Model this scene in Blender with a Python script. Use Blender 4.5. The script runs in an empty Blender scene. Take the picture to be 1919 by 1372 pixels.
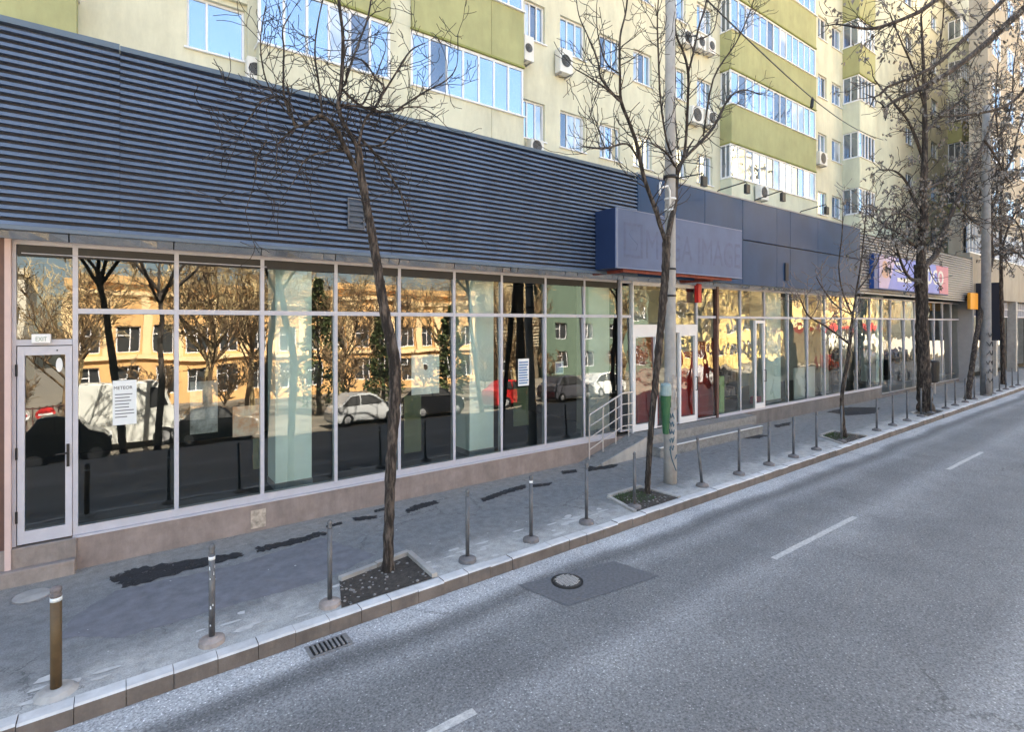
import bpy, bmesh, math, random
from mathutils import Vector, Matrix
R = math.radians
scene = bpy.context.scene
COL = scene.collection

# ------------------------------------------------------------------ camera
# street runs along +X, the shop front faces -Y, the camera stands at (0,0,2.65)
F, CX, HY, TH = 1000.0, 959.5, 604.0, math.atan(1.357)
CH = 2.65
def P(px, py, Y):
    """point of the plane y=Y seen at photo pixel px,py (a measuring aid)"""
    X = Y * (2841.5 / (2316.5 - px) - 1.357)
    t = Y / (0.5932 * (2316.5 - px))
    return Vector((X, Y, CH + (HY - py) * t))
def gx(px, Y): return P(px, HY, Y).x
def G(px, py, z=0.0):
    t = (CH - z) / (py - HY)
    u = px - CX
    return Vector((t * (593.2 + .805 * u), t * (805.0 - .5932 * u), z))
def kerbY(x): return 4.74 + 0.0135 * x

cam = bpy.data.cameras.new('camera'); camo = bpy.data.objects.new('camera', cam); COL.objects.link(camo)
cam.sensor_width = 36; cam.lens = 36 * F / 1919; cam.clip_end = 2000; cam.clip_start = .05
cam.shift_y = -(686 - HY) / 1919
camo.location = (0, 0, CH)
fwd = Vector((math.cos(TH), math.sin(TH)))
camo.rotation_euler = (R(90), 0, TH - R(90))
scene.camera = camo

# ------------------------------------------------------------------ light
EL, AZ = R(52), R(8)
w = bpy.data.worlds.new("World"); scene.world = w; w.use_nodes = True
nt = w.node_tree
sky = nt.nodes.new('ShaderNodeTexSky'); sky.sky_type = 'NISHITA'; sky.sun_disc = False
sky.sun_elevation = EL; sky.sun_rotation = AZ; sky.air_density = 1.0; sky.dust_density = 2.5; sky.ozone_density = 0.6
bg = nt.nodes['Background']; bg.inputs[1].default_value = 0.058
tint = nt.nodes.new('ShaderNodeMixRGB'); tint.blend_type = 'MULTIPLY'; tint.inputs[0].default_value = 1
tint.inputs[2].default_value = (1.06, .99, .865, 1)   # camera white balance for open shade
nt.links.new(sky.outputs[0], tint.inputs[1]); nt.links.new(tint.outputs[0], bg.inputs[0])
sun = bpy.data.lights.new('sun', 'SUN'); sun.energy = 5.0; sun.angle = R(.5); sun.color = (1, .93, .82)
suno = bpy.data.objects.new('sun', sun); COL.objects.link(suno)
sd = Vector((math.sin(AZ) * math.cos(EL), math.cos(AZ) * math.cos(EL), math.sin(EL)))
suno.rotation_euler = sd.to_track_quat('Z', 'Y').to_euler()
suno.location = (0, 40, 60)
vs = scene.view_settings
vs.view_transform = 'Standard'; vs.look = 'None'; vs.gamma = 1; vs.exposure = 3.7

# ------------------------------------------------------------------ helpers
class MB:
    def __init__(s): s.v = []; s.f = []; s.m = []
    def quad(s, a, b, c, d, m=0):
        n = len(s.v); s.v += [tuple(a), tuple(b), tuple(c), tuple(d)]; s.f.append((n, n+1, n+2, n+3)); s.m.append(m)
    def poly(s, pts, m=0):
        n = len(s.v); s.v += [tuple(p) for p in pts]; s.f.append(tuple(range(n, n+len(pts)))); s.m.append(m)
    def box(s, x0, x1, y0, y1, z0, z1, m=0):
        n = len(s.v)
        s.v += [(x0,y0,z0),(x1,y0,z0),(x1,y1,z0),(x0,y1,z0),(x0,y0,z1),(x1,y0,z1),(x1,y1,z1),(x0,y1,z1)]
        for q in ((0,3,2,1),(4,5,6,7),(0,1,5,4),(1,2,6,5),(2,3,7,6),(3,0,4,7)):
            s.f.append(tuple(n+i for i in q)); s.m.append(m)
        return s
    def cbox(s, x0, x1, y0, y1, z0, z1, c=.01, m=0):
        """box with chamfered vertical-and-top edges"""
        n = len(s.v)
        lv = [(0, 0), (z1-z0-c, 0), (z1-z0, c)]
        for dz, k in lv:
            z = z0+dz
            s.v += [(x0+c+k-c*0, y0+k, z), (x1-c-k, y0+k, z), (x1-k, y0+c+k, z), (x1-k, y1-c-k, z), (x1-c-k, y1-k, z), (x0+c+k, y1-k, z), (x0+k, y1-c-k, z), (x0+k, y0+c+k, z)]
        for l in range(2):
            for i in range(8):
                j = (i+1) % 8
                s.f.append((n+l*8+i, n+l*8+j, n+l*8+8+j, n+l*8+8+i)); s.m.append(m)
        s.f.append(tuple(n+16+i for i in range(8))); s.m.append(m)
        s.f.append(tuple(n+7-i for i in range(8))); s.m.append(m)
        return s
    def tube(s, pts, rad, sides=6, m=0, cap=True, knob=0, seed=0):
        pts = [Vector(p) for p in pts]
        if not hasattr(rad, '__len__'): rad = [rad]*len(pts)
        n0 = len(s.v); up = None; kr = random.Random(seed)
        kn = [kr.uniform(-1, 1) for _ in range(sides)]
        for i, p in enumerate(pts):
            kn = [.72*q+.5*kr.uniform(-1, 1) for q in kn]
            d = (pts[min(i+1, len(pts)-1)] - pts[max(i-1, 0)])
            if d.length < 1e-9: d = Vector((0, 0, 1))
            d.normalize()
            if up is None:
                up = d.orthogonal().normalized()
            up = (up - d * up.dot(d))
            up = up.normalized() if up.length > 1e-6 else d.orthogonal().normalized()
            b = d.cross(up)
            for k in range(sides):
                a = 2*math.pi*k/sides
                s.v.append(tuple(p + (up*math.cos(a) + b*math.sin(a))*rad[i]*(1+knob*kn[k])))
        for i in range(len(pts)-1):
            for k in range(sides):
                j = (k+1) % sides
                s.f.append((n0+i*sides+k, n0+i*sides+j, n0+(i+1)*sides+j, n0+(i+1)*sides+k)); s.m.append(m)
        if cap:
            s.f.append(tuple(n0+sides-1-k for k in range(sides))); s.m.append(m)
            e = n0+(len(pts)-1)*sides
            s.f.append(tuple(e+k for k in range(sides))); s.m.append(m)
        return s
    def lathe(s, c, prof, sides=16, m=0):
        c = Vector(c)
        n0 = len(s.v)
        for r, z in prof:
            for k in range(sides):
                a = 2*math.pi*k/sides
                s.v.append((c.x+r*math.cos(a), c.y+r*math.sin(a), c.z+z))
        for i in range(len(prof)-1):
            for k in range(sides):
                j = (k+1) % sides
                s.f.append((n0+i*sides+k, n0+i*sides+j, n0+(i+1)*sides+j, n0+(i+1)*sides+k)); s.m.append(m)
        s.f.append(tuple(n0+sides-1-k for k in range(sides))); s.m.append(m)
        e = n0+(len(prof)-1)*sides
        s.f.append(tuple(e+k for k in range(sides))); s.m.append(m)
        return s
    def prism(s, pts, ext, m=0):
        """closed outline pts extruded by vector ext"""
        n = len(s.v); k = len(pts); e = Vector(ext)
        s.v += [tuple(p) for p in pts] + [tuple(Vector(p)+e) for p in pts]
        s.f.append(tuple(n+k-1-i for i in range(k))); s.m.append(m)
        s.f.append(tuple(n+k+i for i in range(k))); s.m.append(m)
        for i in range(k):
            j = (i+1) % k
            s.f.append((n+i, n+j, n+k+j, n+k+i)); s.m.append(m)
        return s
    def build(s, name, mats, parent=None, smooth=False):
        me = bpy.data.meshes.new(name)
        me.from_pydata(s.v, [], s.f); me.update()
        if not isinstance(mats, (list, tuple)): mats = [mats]
        for mm in mats: me.materials.append(mm)
        if len(mats) > 1:
            me.polygons.foreach_set('material_index', s.m)
        bm = bmesh.new(); bm.from_mesh(me)
        if 1 < len(bm.faces) < 60000: bmesh.ops.recalc_face_normals(bm, faces=bm.faces)
        bm.to_mesh(me); bm.free()
        if smooth:
            me.polygons.foreach_set('use_smooth', [True]*len(me.polygons))
        o = bpy.data.objects.new(name, me); COL.objects.link(o)
        if parent:
            o.parent = parent
            o.matrix_parent_inverse = Matrix.Identity(4)
            loc = wloc(parent)
            if loc.length > 0:
                me.transform(Matrix.Translation(-loc))
        return o
def wloc(o):
    l = Vector(o.location)
    while o.parent: o = o.parent; l += o.location
    return l
def empty(name, loc=(0,0,0)):
    o = bpy.data.objects.new(name, None); COL.objects.link(o); o.location = loc; o.empty_display_size = .2
    return o
def tag(o, label=None, cat=None, group=None, kind=None):
    if label: o['label'] = label
    if cat: o['category'] = cat
    if group: o['group'] = group
    if kind: o['kind'] = kind
    return o
def struct(o, label=None):
    o['kind'] = 'structure'
    return o
def copy_tree(o, parent=None):
    c = o.copy(); COL.objects.link(c)
    if parent: c.parent = parent
    for ch in list(o.children): copy_tree(ch, c)
    return c
def text(s, size, mat, parent, loc, name='lettering', width=None, sx=1.0, ext=.006, rotz=0.0, align='LEFT'):
    cu = bpy.data.curves.new('t', 'FONT'); cu.body = s; cu.size = size; cu.extrude = ext; cu.align_x = align
    cu.resolution_u = 3
    to = bpy.data.objects.new('t', cu); COL.objects.link(to)
    dg = bpy.context.evaluated_depsgraph_get()
    me = bpy.data.meshes.new_from_object(to.evaluated_get(dg))
    bpy.data.objects.remove(to); bpy.data.curves.remove(cu)
    if width:
        xs_ = [v.co.x for v in me.vertices]; sx = width/(max(xs_)-min(xs_))
    me.transform(Matrix.Translation(Vector(loc)) @ Matrix.Rotation(rotz, 4, 'Z') @ Matrix.Rotation(R(90), 4, 'X') @ Matrix.Diagonal((sx, 1, 1, 1)))
    me.name = name
    me.materials.clear(); me.materials.append(mat)
    o = bpy.data.objects.new(name, me); COL.objects.link(o)
    if parent:
        me.transform(Matrix.Translation(-wloc(parent))); o.parent = parent
    return o

# ------------------------------------------------------------------ materials
def newmat(name):
    m = bpy.data.materials.new(name); m.use_nodes = True
    n = m.node_tree; b = n.nodes['Principled BSDF']
    return m, n, b
def N(nt, t, **kw):
    n = nt.nodes.new(t)
    for k, v in kw.items():
        if k in n.inputs: n.inputs[k].default_value = v
        else: setattr(n, k, v)
    return n
def pm(name, col, rough=.6, var=.12, scale=4, bump=0., bscale=60, metal=0., spec=.5, detail=6, stain=0., stretch=None, col2=None, pos=(.3, .7)):
    """painted / rough surface: colour broken up by two noises, optional bump"""
    m, n, b = newmat(name)
    tc = N(n, 'ShaderNodeTexCoord')
    mp = N(n, 'ShaderNodeMapping')
    if stretch: mp.inputs['Scale'].default_value = stretch
    n.links.new(tc.outputs['Object'], mp.inputs[0])
    no = N(n, 'ShaderNodeTexNoise', Scale=scale, Detail=detail, Roughness=.65)
    n.links.new(mp.outputs[0], no.inputs['Vector'])
    rp = N(n, 'ShaderNodeValToRGB')
    lo = [max(0, c*(1-var)) for c in col]; hi = [min(1, c*(1+var)) for c in col]
    if col2: lo, hi = list(col), list(col2)
    rp.color_ramp.elements[0].position = pos[0]; rp.color_ramp.elements[1].position = pos[1]
    rp.color_ramp.elements[0].color = (*lo, 1); rp.color_ramp.elements[1].color = (*hi, 1)
    n.links.new(no.outputs[0], rp.inputs[0])
    out = rp.outputs[0]
    if stain > 0:
        n2 = N(n, 'ShaderNodeTexNoise', Scale=1.3, Detail=8, Roughness=.75)
        mp2 = N(n, 'ShaderNodeMapping'); mp2.inputs['Scale'].default_value = (1, 1, .25)
        n.links.new(tc.outputs['Object'], mp2.inputs[0]); n.links.new(mp2.outputs[0], n2.inputs['Vector'])
        r2 = N(n, 'ShaderNodeValToRGB')
        r2.color_ramp.elements[0].position = .38; r2.color_ramp.elements[0].color = (1-stain,)*3+(1,)
        r2.color_ramp.elements[1].position = .58; r2.color_ramp.elements[1].color = (1, 1, 1, 1)
        n.links.new(n2.outputs[0], r2.inputs[0])
        mx = N(n, 'ShaderNodeMixRGB', blend_type='MULTIPLY'); mx.inputs[0].default_value = 1
        n.links.new(out, mx.inputs[1]); n.links.new(r2.outputs[0], mx.inputs[2]); out = mx.outputs[0]
    n.links.new(out, b.inputs['Base Color'])
    b.inputs['Roughness'].default_value = rough; b.inputs['Metallic'].default_value = metal
    b.inputs['Specular IOR Level'].default_value = spec
    if bump:
        n3 = N(n, 'ShaderNodeTexNoise', Scale=bscale, Detail=4)
        n.links.new(mp.outputs[0], n3.inputs['Vector'])
        bp = N(n, 'ShaderNodeBump', Strength=bump, Distance=.01)
        n.links.new(n3.outputs[0], bp.inputs['Height']); n.links.new(bp.outputs[0], b.inputs['Normal'])
    return m
def glassmat(name, tint=(.8, .88, .86), base=.2, wav=.02, wscale=2.2):
    m, n, b = newmat(name)
    n.nodes.remove(b); out = n.nodes['Material Output']
    tr = N(n, 'ShaderNodeBsdfTransparent'); tr.inputs[0].default_value = (*tint, 1)
    gl = N(n, 'ShaderNodeBsdfGlossy'); gl.inputs['Roughness'].default_value = 0.0; gl.inputs[0].default_value = (.95, .95, .92, 1)
    fr = N(n, 'ShaderNodeFresnel', IOR=1.5)
    ma = N(n, 'ShaderNodeMath', operation='MULTIPLY_ADD', use_clamp=True); ma.inputs[1].default_value = 1.5; ma.inputs[2].default_value = base
    n.links.new(fr.outputs[0], ma.inputs[0])
    mx = N(n, 'ShaderNodeMixShader')
    n.links.new(ma.outputs[0], mx.inputs[0]); n.links.new(tr.outputs[0], mx.inputs[1]); n.links.new(gl.outputs[0], mx.inputs[2])
    if wav:
        tc = N(n, 'ShaderNodeTexCoord'); no = N(n, 'ShaderNodeTexNoise', Scale=wscale, Detail=1)
        n.links.new(tc.outputs['Object'], no.inputs['Vector'])
        bp = N(n, 'ShaderNodeBump', Strength=wav, Distance=.1)
        n.links.new(no.outputs[0], bp.inputs['Height']); n.links.new(bp.outputs[0], gl.inputs['Normal'])
    n.links.new(mx.outputs[0], out.inputs[0])
    return m
def skyglass(name, col, fac=.55, wav=.015):
    m, n, b = newmat(name)
    n.nodes.remove(b); out = n.nodes['Material Output']
    di = N(n, 'ShaderNodeBsdfDiffuse'); gl = N(n, 'ShaderNodeBsdfGlossy'); gl.inputs['Roughness'].default_value = 0.01
    gl.inputs[0].default_value = (.64, .79, .98, 1)
    tc = N(n, 'ShaderNodeTexCoord'); no = N(n, 'ShaderNodeTexNoise', Scale=1.1, Detail=1)
    n.links.new(tc.outputs['Object'], no.inputs['Vector'])
    rp = N(n, 'ShaderNodeValToRGB'); rp.color_ramp.elements[0].position = .4; rp.color_ramp.elements[1].position = .62
    rp.color_ramp.elements[0].color = (*[c*.45 for c in col], 1); rp.color_ramp.elements[1].color = (*col, 1)
    n.links.new(no.outputs[0], rp.inputs[0]); n.links.new(rp.outputs[0], di.inputs[0])
    mx = N(n, 'ShaderNodeMixShader'); mx.inputs[0].default_value = fac
    n2 = N(n, 'ShaderNodeTexNoise', Scale=.8, Detail=0); n.links.new(tc.outputs['Object'], n2.inputs['Vector'])
    bp = N(n, 'ShaderNodeBump', Strength=wav, Distance=.2)
    n.links.new(n2.outputs[0], bp.inputs['Height']); n.links.new(bp.outputs[0], gl.inputs['Normal'])
    n.links.new(di.outputs[0], mx.inputs[1]); n.links.new(gl.outputs[0], mx.inputs[2]); n.links.new(mx.outputs[0], out.inputs[0])
    return m

M = {}
M['glass'] = glassmat('shop_glass', (.82, .93, .93), base=.046, wav=.016, wscale=1.6)
M['glass_far'] = glassmat('shop_glass_wavy', (.82, .93, .93), base=.05, wav=.055, wscale=2.2)
M['apt_glass'] = skyglass('apartment_glass', (.20, .23, .30), .62)
M['apt_glass_open'] = skyglass('apartment_glass_dark', (.10, .10, .12), .25)
M['apt_curtain'] = skyglass('apartment_glass_curtain', (.62, .60, .56), .38)
M['alu'] = pm('grey_aluminium', (.50, .50, .56), .45, .06, 8)
M['upvc'] = pm('white_window_frame', (.74, .74, .76), .4, .04, 6)
M['plinth'] = pm('plinth_render', (.30, .245, .225), .85, .18, 5, .25, 90, stain=.25)
M['plinth_dark'] = pm('plinth_grey', (.17, .16, .16), .85, .18, 5, .25, 90, stain=.25)
M['step'] = pm('step_concrete', (.34, .29, .265), .85, .2, 6, .3, 70, stain=.3)
M['pink'] = pm('pink_jamb', (.62, .47, .44), .7, .08, 3)
M['brown'] = pm('brown_metal', (.12, .06, .05), .5, .2, 5)
M['navy'] = pm('navy_cladding', (.112, .152, .232), .38, .14, 2.5, spec=.6, stain=.24)
M['navy_dark'] = pm('dark_backing', (.010, .014, .03), .6, .1, 3)
M['panel'] = pm('flat_navy_panel', (.020, .062, .15), .38, .12, 1.6, spec=.14, stain=.1)
M['box_face'] = pm('faded_sign_face', (.075, .115, .23), .55, .12, 2.2, stain=.10)
M['box_side'] = pm('sign_box_side', (.012, .028, .085), .45, .1, 2)
M['box_edge'] = pm('sign_box_edge', (.16, .20, .32), .5, .08, 3)
M['ghost'] = pm('ghost_letters', (.062, .09, .19), .55, .18, 9)
M['grey_clad'] = pm('grey_cladding', (.30, .30, .31), .45, .08, 3)
def soffitmat():
    m = pm('soffit_metal', (.62, .58, .52), .18, .12, 5, .12, 9, metal=1.0); return m
M['soffit'] = soffitmat()
M['black'] = pm('black', (.012, .012, .013), .5, .2, 5)
M['white'] = pm('white', (.78, .78, .77), .5, .04, 5)
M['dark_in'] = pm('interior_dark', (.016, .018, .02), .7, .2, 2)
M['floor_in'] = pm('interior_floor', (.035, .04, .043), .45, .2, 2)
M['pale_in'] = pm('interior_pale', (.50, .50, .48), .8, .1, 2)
M['col_in'] = pm('interior_column_paint', (.80, .92, .92), .7, .05, 2)
M['red_in'] = pm('red_panel', (.26, .012, .012), .5, .2, 3)
M['green_in'] = pm('lime_panel', (.38, .55, .25), .5, .1, 3)
M['apt'] = pm('apartment_render', (.63, .605, .46), .9, .10, .8, .12, 120, stain=.16)
M['apt_pale'] = pm('apartment_render_pale', (.60, .61, .48), .9, .10, .8, .12, 120, stain=.16)
M['apt_green'] = pm('balcony_green', (.37, .365, .18), .9, .12, .9, .12, 120, stain=.14)
M['apt_edge'] = pm('balcony_green_dark', (.25, .26, .08), .9, .08, .9)
M['ac'] = pm('ac_white', (.68, .66, .62), .55, .07, 4)
M['bark'] = pm('bark', (.020, .015, .012), .95, 0, 24, 1.0, 60, stretch=(1, 1, .2), col2=(.135, .105, .085), pos=(.46, .66))
M['bark_pale'] = pm('bark_pale', (.16, .14, .14), .9, .5, 20)
M['twig'] = pm('twig', (.034, .028, .026), .9, .4, 30)
M['twig_lit'] = pm('twig_sun_shade', (.10, .065, .03), .9, 0, 1.2, detail=2, col2=(.75, .58, .30))  # sunlit gold and shaded brown painted into the twig colour
M['twig_brown'] = pm('twig_brown', (.09, .055, .03), .9, 0, 2, detail=2, col2=(.26, .17, .085))
M['leaf'] = pm('dry_seed_clusters', (.05, .042, .036), .8, 0, 13, col2=(.31, .28, .25))
M['conif'] = pm('conifer_leaf', (.055, .075, .018), .8, .5, 8)
M['grass'] = pm('grass', (.045, .085, .02), .8, .4, 12)
M['soil'] = pm('soil', (.055, .047, .040), .95, .45, 14, .9, 40)
M['conc'] = pm('concrete', (.40, .385, .365), .85, .14, 6, .25, 60, stain=.22)
M['conc_dark'] = pm('weathered_concrete', (.24, .235, .23), .85, .18, 6, .25, 60, stain=.25)
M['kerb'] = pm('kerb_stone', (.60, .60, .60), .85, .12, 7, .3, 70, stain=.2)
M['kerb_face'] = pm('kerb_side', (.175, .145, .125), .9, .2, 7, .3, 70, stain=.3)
M['steel'] = pm('bollard_steel', (.12, .12, .125), .5, .35, 14, metal=.35, stretch=(1, 1, .5))
M['rail'] = pm('rail_steel', (.58, .54, .52), .35, .1, 8, metal=.5)
M['brownpaint'] = pm('bollard_brown', (.10, .060, .022), .55, .2, 12)
M['iron'] = pm('cast_iron', (.24, .235, .235), .55, .3, 20, .5, 60, metal=.3)
M['lid_iron'] = pm('dark_iron', (.055, .054, .053), .6, .3, 20, metal=.2)
M['bin'] = pm('bin_green', (.03, .12, .05), .5, .12, 5)
M['bin_lid'] = pm('bin_lid', (.28, .38, .39), .45, .15, 8)
M['line'] = pm('road_paint', (.30, .30, .30), .8, 0, 38, .3, 90, col2=(.60, .60, .58))
M['damp'] = pm('damp_asphalt', (.020, .021, .025), .75, .35, 10, .3, 60)
def dampmat():
    m = M['damp']; n = m.node_tree; b = n.nodes['Principled BSDF']
    tc = N(n, 'ShaderNodeTexCoord'); no = N(n, 'ShaderNodeTexNoise', Scale=9, Detail=8, Roughness=.75)
    n.links.new(tc.outputs['Object'], no.inputs['Vector'])
    rp = N(n, 'ShaderNodeValToRGB'); rp.color_ramp.elements[0].position = .33; rp.color_ramp.elements[1].position = .49
    n.links.new(no.outputs[0], rp.inputs[0]); n.links.new(rp.outputs[0], b.inputs['Alpha'])
dampmat()
M['patch'] = pm('repair_asphalt', (.118, .121, .130), .85, .3, 34, .5, 120)
M['sticker'] = pm('poster_white', (.72, .76, .78), .5, .05, 5)
M['ink'] = pm('ink', (.02, .02, .03), .6, .1, 5)
M['blue_ink'] = pm('blue_ink', (.10, .20, .42), .6, .5, 26)
M['pepco'] = pm('sign_blue', (.16, .22, .66), .45, .08, 2)
M['pepco_edge'] = pm('sign_edge_blue', (.01, .07, .30), .45, .08, 2)
M['pink_sign'] = pm('sign_pink', (.55, .18, .28), .45, .08, 2)
M['lilac'] = pm('sign_lilac', (.45, .38, .62), .45, .12, 3)
M['skin'] = pm('sign_print_skin', (.55, .34, .28), .5, .15, 9)
M['orange_sign'] = pm('orange_sign', (.75, .32, .02), .4, .1, 4)
M['red'] = pm('red_sign', (.62, .03, .03), .4, .1, 4)

# road / pavement materials -------------------------------------------------
def cracks(n, geo, o, scale, wid, thr):
    ns = N(n, 'ShaderNodeTexNoise', Scale=2.2, Detail=6, Roughness=.7); n.links.new(geo.outputs['Position'], ns.inputs['Vector'])
    ad = N(n, 'ShaderNodeVectorMath', operation='MULTIPLY_ADD'); ad.inputs[1].default_value = (.55, .55, .55)
    n.links.new(ns.outputs['Color'], ad.inputs[0]); n.links.new(geo.outputs['Position'], ad.inputs[2])
    vo = N(n, 'ShaderNodeTexVoronoi', Scale=scale); vo.feature = 'DISTANCE_TO_EDGE'; n.links.new(ad.outputs[0], vo.inputs['Vector'])
    lt = N(n, 'ShaderNodeMath', operation='LESS_THAN'); lt.inputs[1].default_value = wid; n.links.new(vo.outputs['Distance'], lt.inputs[0])
    nm = N(n, 'ShaderNodeTexNoise', Scale=.7, Detail=2); n.links.new(geo.outputs['Position'], nm.inputs['Vector'])
    gt = N(n, 'ShaderNodeMath', operation='GREATER_THAN'); gt.inputs[1].default_value = thr; n.links.new(nm.outputs[0], gt.inputs[0])
    mu = N(n, 'ShaderNodeMath', operation='MULTIPLY'); n.links.new(lt.outputs[0], mu.inputs[0]); n.links.new(gt.outputs[0], mu.inputs[1])
    fa_ = N(n, 'ShaderNodeMath', operation='MULTIPLY'); fa_.inputs[1].default_value = .42; n.links.new(mu.outputs[0], fa_.inputs[0])
    mx = N(n, 'ShaderNodeMixRGB'); mx.inputs[2].default_value = (.03, .03, .032, 1)
    n.links.new(fa_.outputs[0], mx.inputs[0]); n.links.new(o, mx.inputs[1])
    # oily drips and grime
    og = N(n, 'ShaderNodeTexNoise', Scale=4.5, Detail=5, Roughness=.8); n.links.new(geo.outputs['Position'], og.inputs['Vector'])
    ro = N(n, 'ShaderNodeValToRGB'); ro.color_ramp.elements[0].position = .62; ro.color_ramp.elements[1].position = .74
    ro.color_ramp.elements[0].color = (1, 1, 1, 1); ro.color_ramp.elements[1].color = (.62, .62, .63, 1); n.links.new(og.outputs[0], ro.inputs[0])
    m2 = N(n, 'ShaderNodeMixRGB', blend_type='MULTIPLY'); m2.inputs[0].default_value = 1
    n.links.new(mx.outputs[0], m2.inputs[1]); n.links.new(ro.outputs[0], m2.inputs[2])
    return m2.outputs[0]
def roadmat():
    m, n, b = newmat('road_asphalt')
    geo = N(n, 'ShaderNodeNewGeometry')
    sp = N(n, 'ShaderNodeSeparateXYZ'); n.links.new(geo.outputs['Position'], sp.inputs[0])
    yy = N(n, 'ShaderNodeMath', operation='MULTIPLY_ADD'); yy.inputs[1].default_value = -.0135
    n.links.new(sp.outputs['X'], yy.inputs[0]); n.links.new(sp.outputs['Y'], yy.inputs[2])
    # wobble
    nw = N(n, 'ShaderNodeTexNoise', Scale=.55, Detail=3); n.links.new(geo.outputs['Position'], nw.inputs['Vector'])
    wob = N(n, 'ShaderNodeMath', operation='MULTIPLY_ADD'); wob.inputs[1].default_value = .34
    n.links.new(nw.outputs[0], wob.inputs[0]); n.links.new(yy.outputs[0], wob.inputs[2])
    mr = N(n, 'ShaderNodeMapRange'); mr.inputs[1].default_value = -2.0+.17; mr.inputs[2].default_value = 4.9+.17
    n.links.new(wob.outputs[0], mr.inputs[0])
    rp = N(n, 'ShaderNodeValToRGB'); cr = rp.color_ramp
    def pos(y): return (y+2.0)/6.9
    stops = [(-2, .14), (.5, .15), (.95, .23), (1.3, .145), (2.2, .14), (2.75, .165), (3.08, .215), (3.35, .145), (3.8, .14), (4.08, .21), (4.28, .115), (4.38, .16), (4.50, .36), (4.8, .36)]
    while len(cr.elements) < len(stops): cr.elements.new(.5)
    for e, (y, v) in zip(cr.elements, stops):
        e.position = min(1, max(0, pos(y))); e.color = (v*1.14, v*1.165, v*1.185, 1)
    n.links.new(mr.outputs[0], rp.inputs[0])
    # aggregate
    ag = N(n, 'ShaderNodeTexNoise', Scale=52, Detail=5, Roughness=.8); n.links.new(geo.outputs['Position'], ag.inputs['Vector'])
    r2 = N(n, 'ShaderNodeValToRGB'); r2.color_ramp.elements[0].position = .36; r2.color_ramp.elements[1].position = .68
    r2.color_ramp.elements[0].color = (.42, .42, .43, 1); r2.color_ramp.elements[1].color = (1.65, 1.65, 1.65, 1)
    n.links.new(ag.outputs[0], r2.inputs[0])
    vo = N(n, 'ShaderNodeTexVoronoi', Scale=30); n.links.new(geo.outputs['Position'], vo.inputs['Vector'])
    r3 = N(n, 'ShaderNodeValToRGB'); r3.color_ramp.elements[0].position = .10; r3.color_ramp.elements[1].position = .22
    r3.color_ramp.elements[0].color = (2.2, 2.2, 2.15, 1); r3.color_ramp.elements[1].color = (1, 1, 1, 1)
    n.links.new(vo.outputs['Distance'], r3.inputs[0])
    bl = N(n, 'ShaderNodeTexNoise', Scale=1.1, Detail=5, Roughness=.7); n.links.new(geo.outputs['Position'], bl.inputs['Vector'])
    r4 = N(n, 'ShaderNodeValToRGB'); r4.color_ramp.elements[0].position = .3; r4.color_ramp.elements[1].position = .7
    r4.color_ramp.elements[0].color = (.84, .84, .85, 1); r4.color_ramp.elements[1].color = (1.14, 1.14, 1.13, 1)
    n.links.new(bl.outputs[0], r4.inputs[0])
    o = rp.outputs[0]
    for r in (r2, r3, r4):
        mx = N(n, 'ShaderNodeMixRGB', blend_type='MULTIPLY'); mx.inputs[0].default_value = 1
        n.links.new(o, mx.inputs[1]); n.links.new(r.outputs[0], mx.inputs[2]); o = mx.outputs[0]
    o = cracks(n, geo, o, .33, .0035, .56)
    n.links.new(o, b.inputs['Base Color']); b.inputs['Roughness'].default_value = .75
    bp = N(n, 'ShaderNodeBump', Strength=.55, Distance=.006)
    n.links.new(ag.outputs[0], bp.inputs['Height']); n.links.new(bp.outputs[0], b.inputs['Normal'])
    return m
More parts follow.
